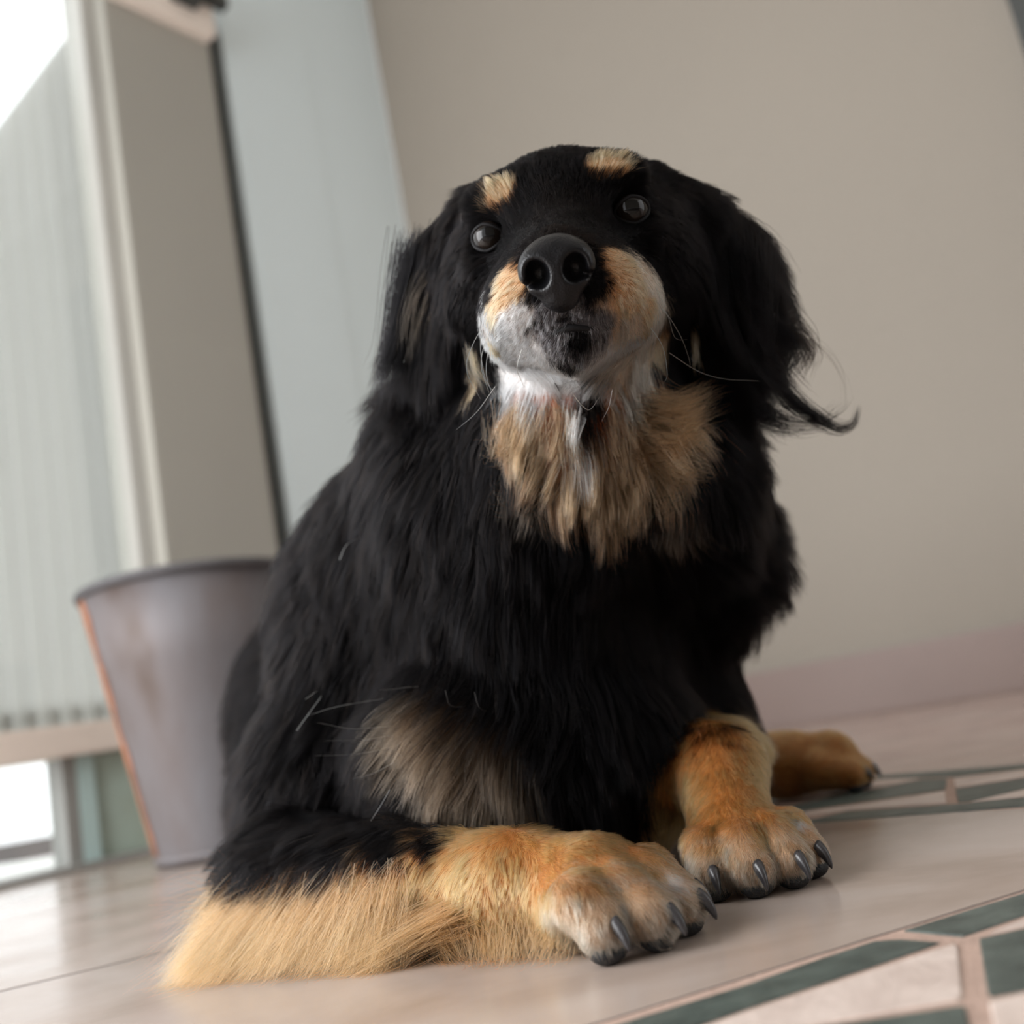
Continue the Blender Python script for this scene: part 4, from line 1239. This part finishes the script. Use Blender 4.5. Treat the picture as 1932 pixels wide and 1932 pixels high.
# feathering of the foreleg lying out over the floor
def feather(n, r0, r1, tips, c, z0=0.02, z1=0.05, jit=0.006, rad=0.00016):
    K = 12; t = np.linspace(0, 1, K)
    u = rng.random(n)
    A = r0[None] * (1 - u[:, None]) + r1[None] * u[:, None] + rng.normal(size=(n, 3)) * 0.006
    A[:, 2] = z0 + (z1 - z0) * rng.random(n)
    tp_ = np.array(tips, float); x_ = np.clip(u + rng.normal(size=n) * 0.10, 0, 0.9999) * (len(tp_) - 1)
    i = x_.astype(int); f = (x_ - i)[:, None]
    B = tp_[i] * (1 - f) + tp_[i + 1] * f
    B = A + (B - A) * (0.5 + 0.56 * rng.random(n) ** 0.8)[:, None] + rng.normal(size=(n, 3)) * jit
    M_ = (A + B) / 2 + np.array([0, 0, 0.006]) + rng.normal(size=(n, 3)) * 0.003
    P = A[:, None] * ((1 - t) ** 2)[None, :, None] + M_[:, None] * (2 * t * (1 - t))[None, :, None] + B[:, None] * (t ** 2)[None, :, None]
    cell = 0.007
    key = np.floor(A / cell).astype(np.int64); key = (key[:, 0] * 73856093) ^ (key[:, 1] * 19349663) ^ (key[:, 2] * 83492791)
    _, first, inv = np.unique(key, return_index=True, return_inverse=True)
    w_ = (t ** 1.3)[None, :, None] * 0.55
    P = P * (1 - w_) + P[first][inv] * w_
    P[:, :, 2] = np.maximum(P[:, :, 2], 0.0007 + 0.0015 * rng.random((n, 1)))
    cc = np.clip(c[None] * np.exp(0.16 * rng.normal(size=(n, 1))), 0.01, 0.86)
    groups.append((P, np.outer(rad * (0.8 + 0.4 * rng.random(n)), (1 - t) ** 0.5 * 0.9 + 0.1), cc))


fa = lambda u: ELB * (1 - u) + WRI * u
feather(6500, fa(-0.02) + np.array([-0.012, -0.015, -0.02]), fa(0.70) + np.array([-0.006, -0.020, -0.02]),
        [floor_at(292, 1870), floor_at(340, 1868), floor_at(420, 1864), floor_at(520, 1857), floor_at(620, 1850), floor_at(740, 1840)], FEATHER, 0.015, 0.055, rad=0.00013)
feather(2600, fa(0.0) + np.array([-0.012, -0.022, 0]), fa(0.55) + np.array([-0.006, -0.024, 0]),
        [floor_at(300, 1850), floor_at(400, 1850), floor_at(500, 1840), floor_at(640, 1830)], FEATHER * 0.9, 0.030, 0.050, rad=0.00013)
feather(700, fa(-0.08) + np.array([-0.014, -0.004, 0]), fa(0.2) + np.array([-0.012, -0.02, 0]),
        [at(375, 1660, .67), at(340, 1720, .65), at(300, 1800, .62), floor_at(275, 1872), floor_at(330, 1872)], FEATHER, 0.012, 0.055, rad=0.00009, jit=0.012)
feather(900, fa(0.78) + np.array([0, -0.026, 0]), fa(0.9) + np.array([0, -0.026, 0]),
        [floor_at(560, 1848), floor_at(640, 1846), floor_at(700, 1842)], FEATHER, 0.012, 0.034, rad=0.00013)
feather(1800, fa(-0.06) + np.array([-0.016, 0.0, -0.015]), fa(0.10) + np.array([-0.02, -0.012, -0.01]),
        [at(415, 1690, .66), at(360, 1760, .64), floor_at(310, 1850), floor_at(330, 1862)], FEATHER, 0.02, 0.06)
feather(900, fa(-0.06) + np.array([-0.016, 0.004, 0.0]), fa(0.04) + np.array([-0.02, -0.0, 0.01]),
        [at(430, 1640, .70), at(420, 1670, .68), at(440, 1690, .66)], BKW, 0.04, 0.075)
feather(1500, fa(0.55) + np.array([0, -0.022, -0.02]), np.array([0.0, 0.528, 0.02]),
        [floor_at(840, 1822), floor_at(900, 1822), floor_at(960, 1824), floor_at(1060, 1822)], FEATHER, 0.012, 0.03)
groups_n = sum(len(g[0]) for g in groups)
fur = curves_obj('fur', groups, dog, M_FUR)
tag(fur, 'long glossy black coat with tan, white and grey markings', kind='stuff')

# whiskers and loose pale guard hairs, each a hair of its own
groups = []
PW = np.array(lin(235, 225, 210))
def hair1(pts, c=PW, rad=0.00022, n=1): lock(pts, n, .0004, .001, c, rad, 16, .0006, .1, 0.0)
for pts in ([(975, 575, .545), (930, 590, .55), (905, 640, .56), (912, 710, .57), (935, 745, .575)], [(970, 590, .545), (925, 605, .55), (893, 650, .565), (880, 700, .58), (905, 755, .585)],
            [(960, 600, .55), (920, 640, .56), (908, 690, .57), (925, 740, .575)], [(955, 620, .55), (925, 650, .56), (918, 700, .57), (930, 745, .575)],
            [(935, 730, .56), (900, 775, .57), (862, 812, .58)], [(1185, 560, .55), (1240, 575, .56), (1280, 630, .575), (1298, 680, .585), (1296, 700, .59)],
            [(1190, 570, .55), (1250, 590, .56), (1270, 640, .57), (1295, 650, .575)], [(1215, 600, .55), (1250, 650, .56), (1260, 700, .565), (1258, 720, .57)],
            [(1265, 665, .565), (1320, 700, .58), (1370, 716, .59), (1430, 718, .60)], [(1083, 745, .55), (1100, 765, .55), (1112, 770, .55), (1130, 745, .55)],
            [(1155, 735, .555), (1148, 775, .56), (1140, 800, .57)], [(985, 660, .54), (975, 700, .545), (990, 735, .55)]):
    hair1(pts, PW, 0.00021)
wh = curves_obj('whiskers', groups, dog, M_FUR)
tag(wh, 'pale whiskers on the muzzle', kind='stuff')
groups = []
for pts in ([(725, 1320, .64), (650, 1330, .64), (580, 1345, .65)], [(740, 1385, .63), (680, 1395, .63), (610, 1398, .63)], [(750, 1405, .63), (690, 1420, .63), (590, 1428, .64)],
            [(735, 1370, .63), (660, 1375, .63), (600, 1365, .64)], [(740, 1440, .62), (700, 1460, .62), (670, 1468, .62)], [(735, 1490, .61), (710, 1530, .61), (690, 1560, .61), (655, 1600, .61)],
            [(790, 1295, .64), (750, 1295, .64), (710, 1298, .64)], [(640, 1055, .70), (655, 1025, .70), (690, 1012, .70), (730, 1014, .70)], [(840, 1300, .62), (850, 1330, .62), (880, 1335, .62)],
            [(895, 1305, .62), (905, 1330, .62), (925, 1336, .62)], [(860, 1380, .62), (862, 1410, .62), (868, 1430, .62)], [(955, 1245, .64), (975, 1255, .64), (990, 1260, .64)],
            [(1040, 1320, .64), (1080, 1370, .63), (1160, 1408, .63)], [(1040, 1330, .64), (1100, 1335, .63), (1110, 1340, .63)], [(805, 1090, .68), (806, 1130, .68), (810, 1150, .68)],
            [(560, 1380, .66), (600, 1330, .66), (612, 1318, .66)], [(575, 1320, .66), (600, 1300, .66)], [(540, 1640, .62), (570, 1620, .62), (590, 1605, .62)], [(700, 860, .70), (760, 800, .70), (840, 790, .69)],
            [(810, 890, .67), (860, 880, .66), (900, 872, .66)], [(950, 880, .64), (965, 905, .64), (985, 930, .63)]):
    hair1(pts, PW * 0.7, 0.00017)
gh = curves_obj('guard_hairs', groups, dog, M_FUR)
tag(gh, 'loose pale hairs on the black coat', kind='stuff')
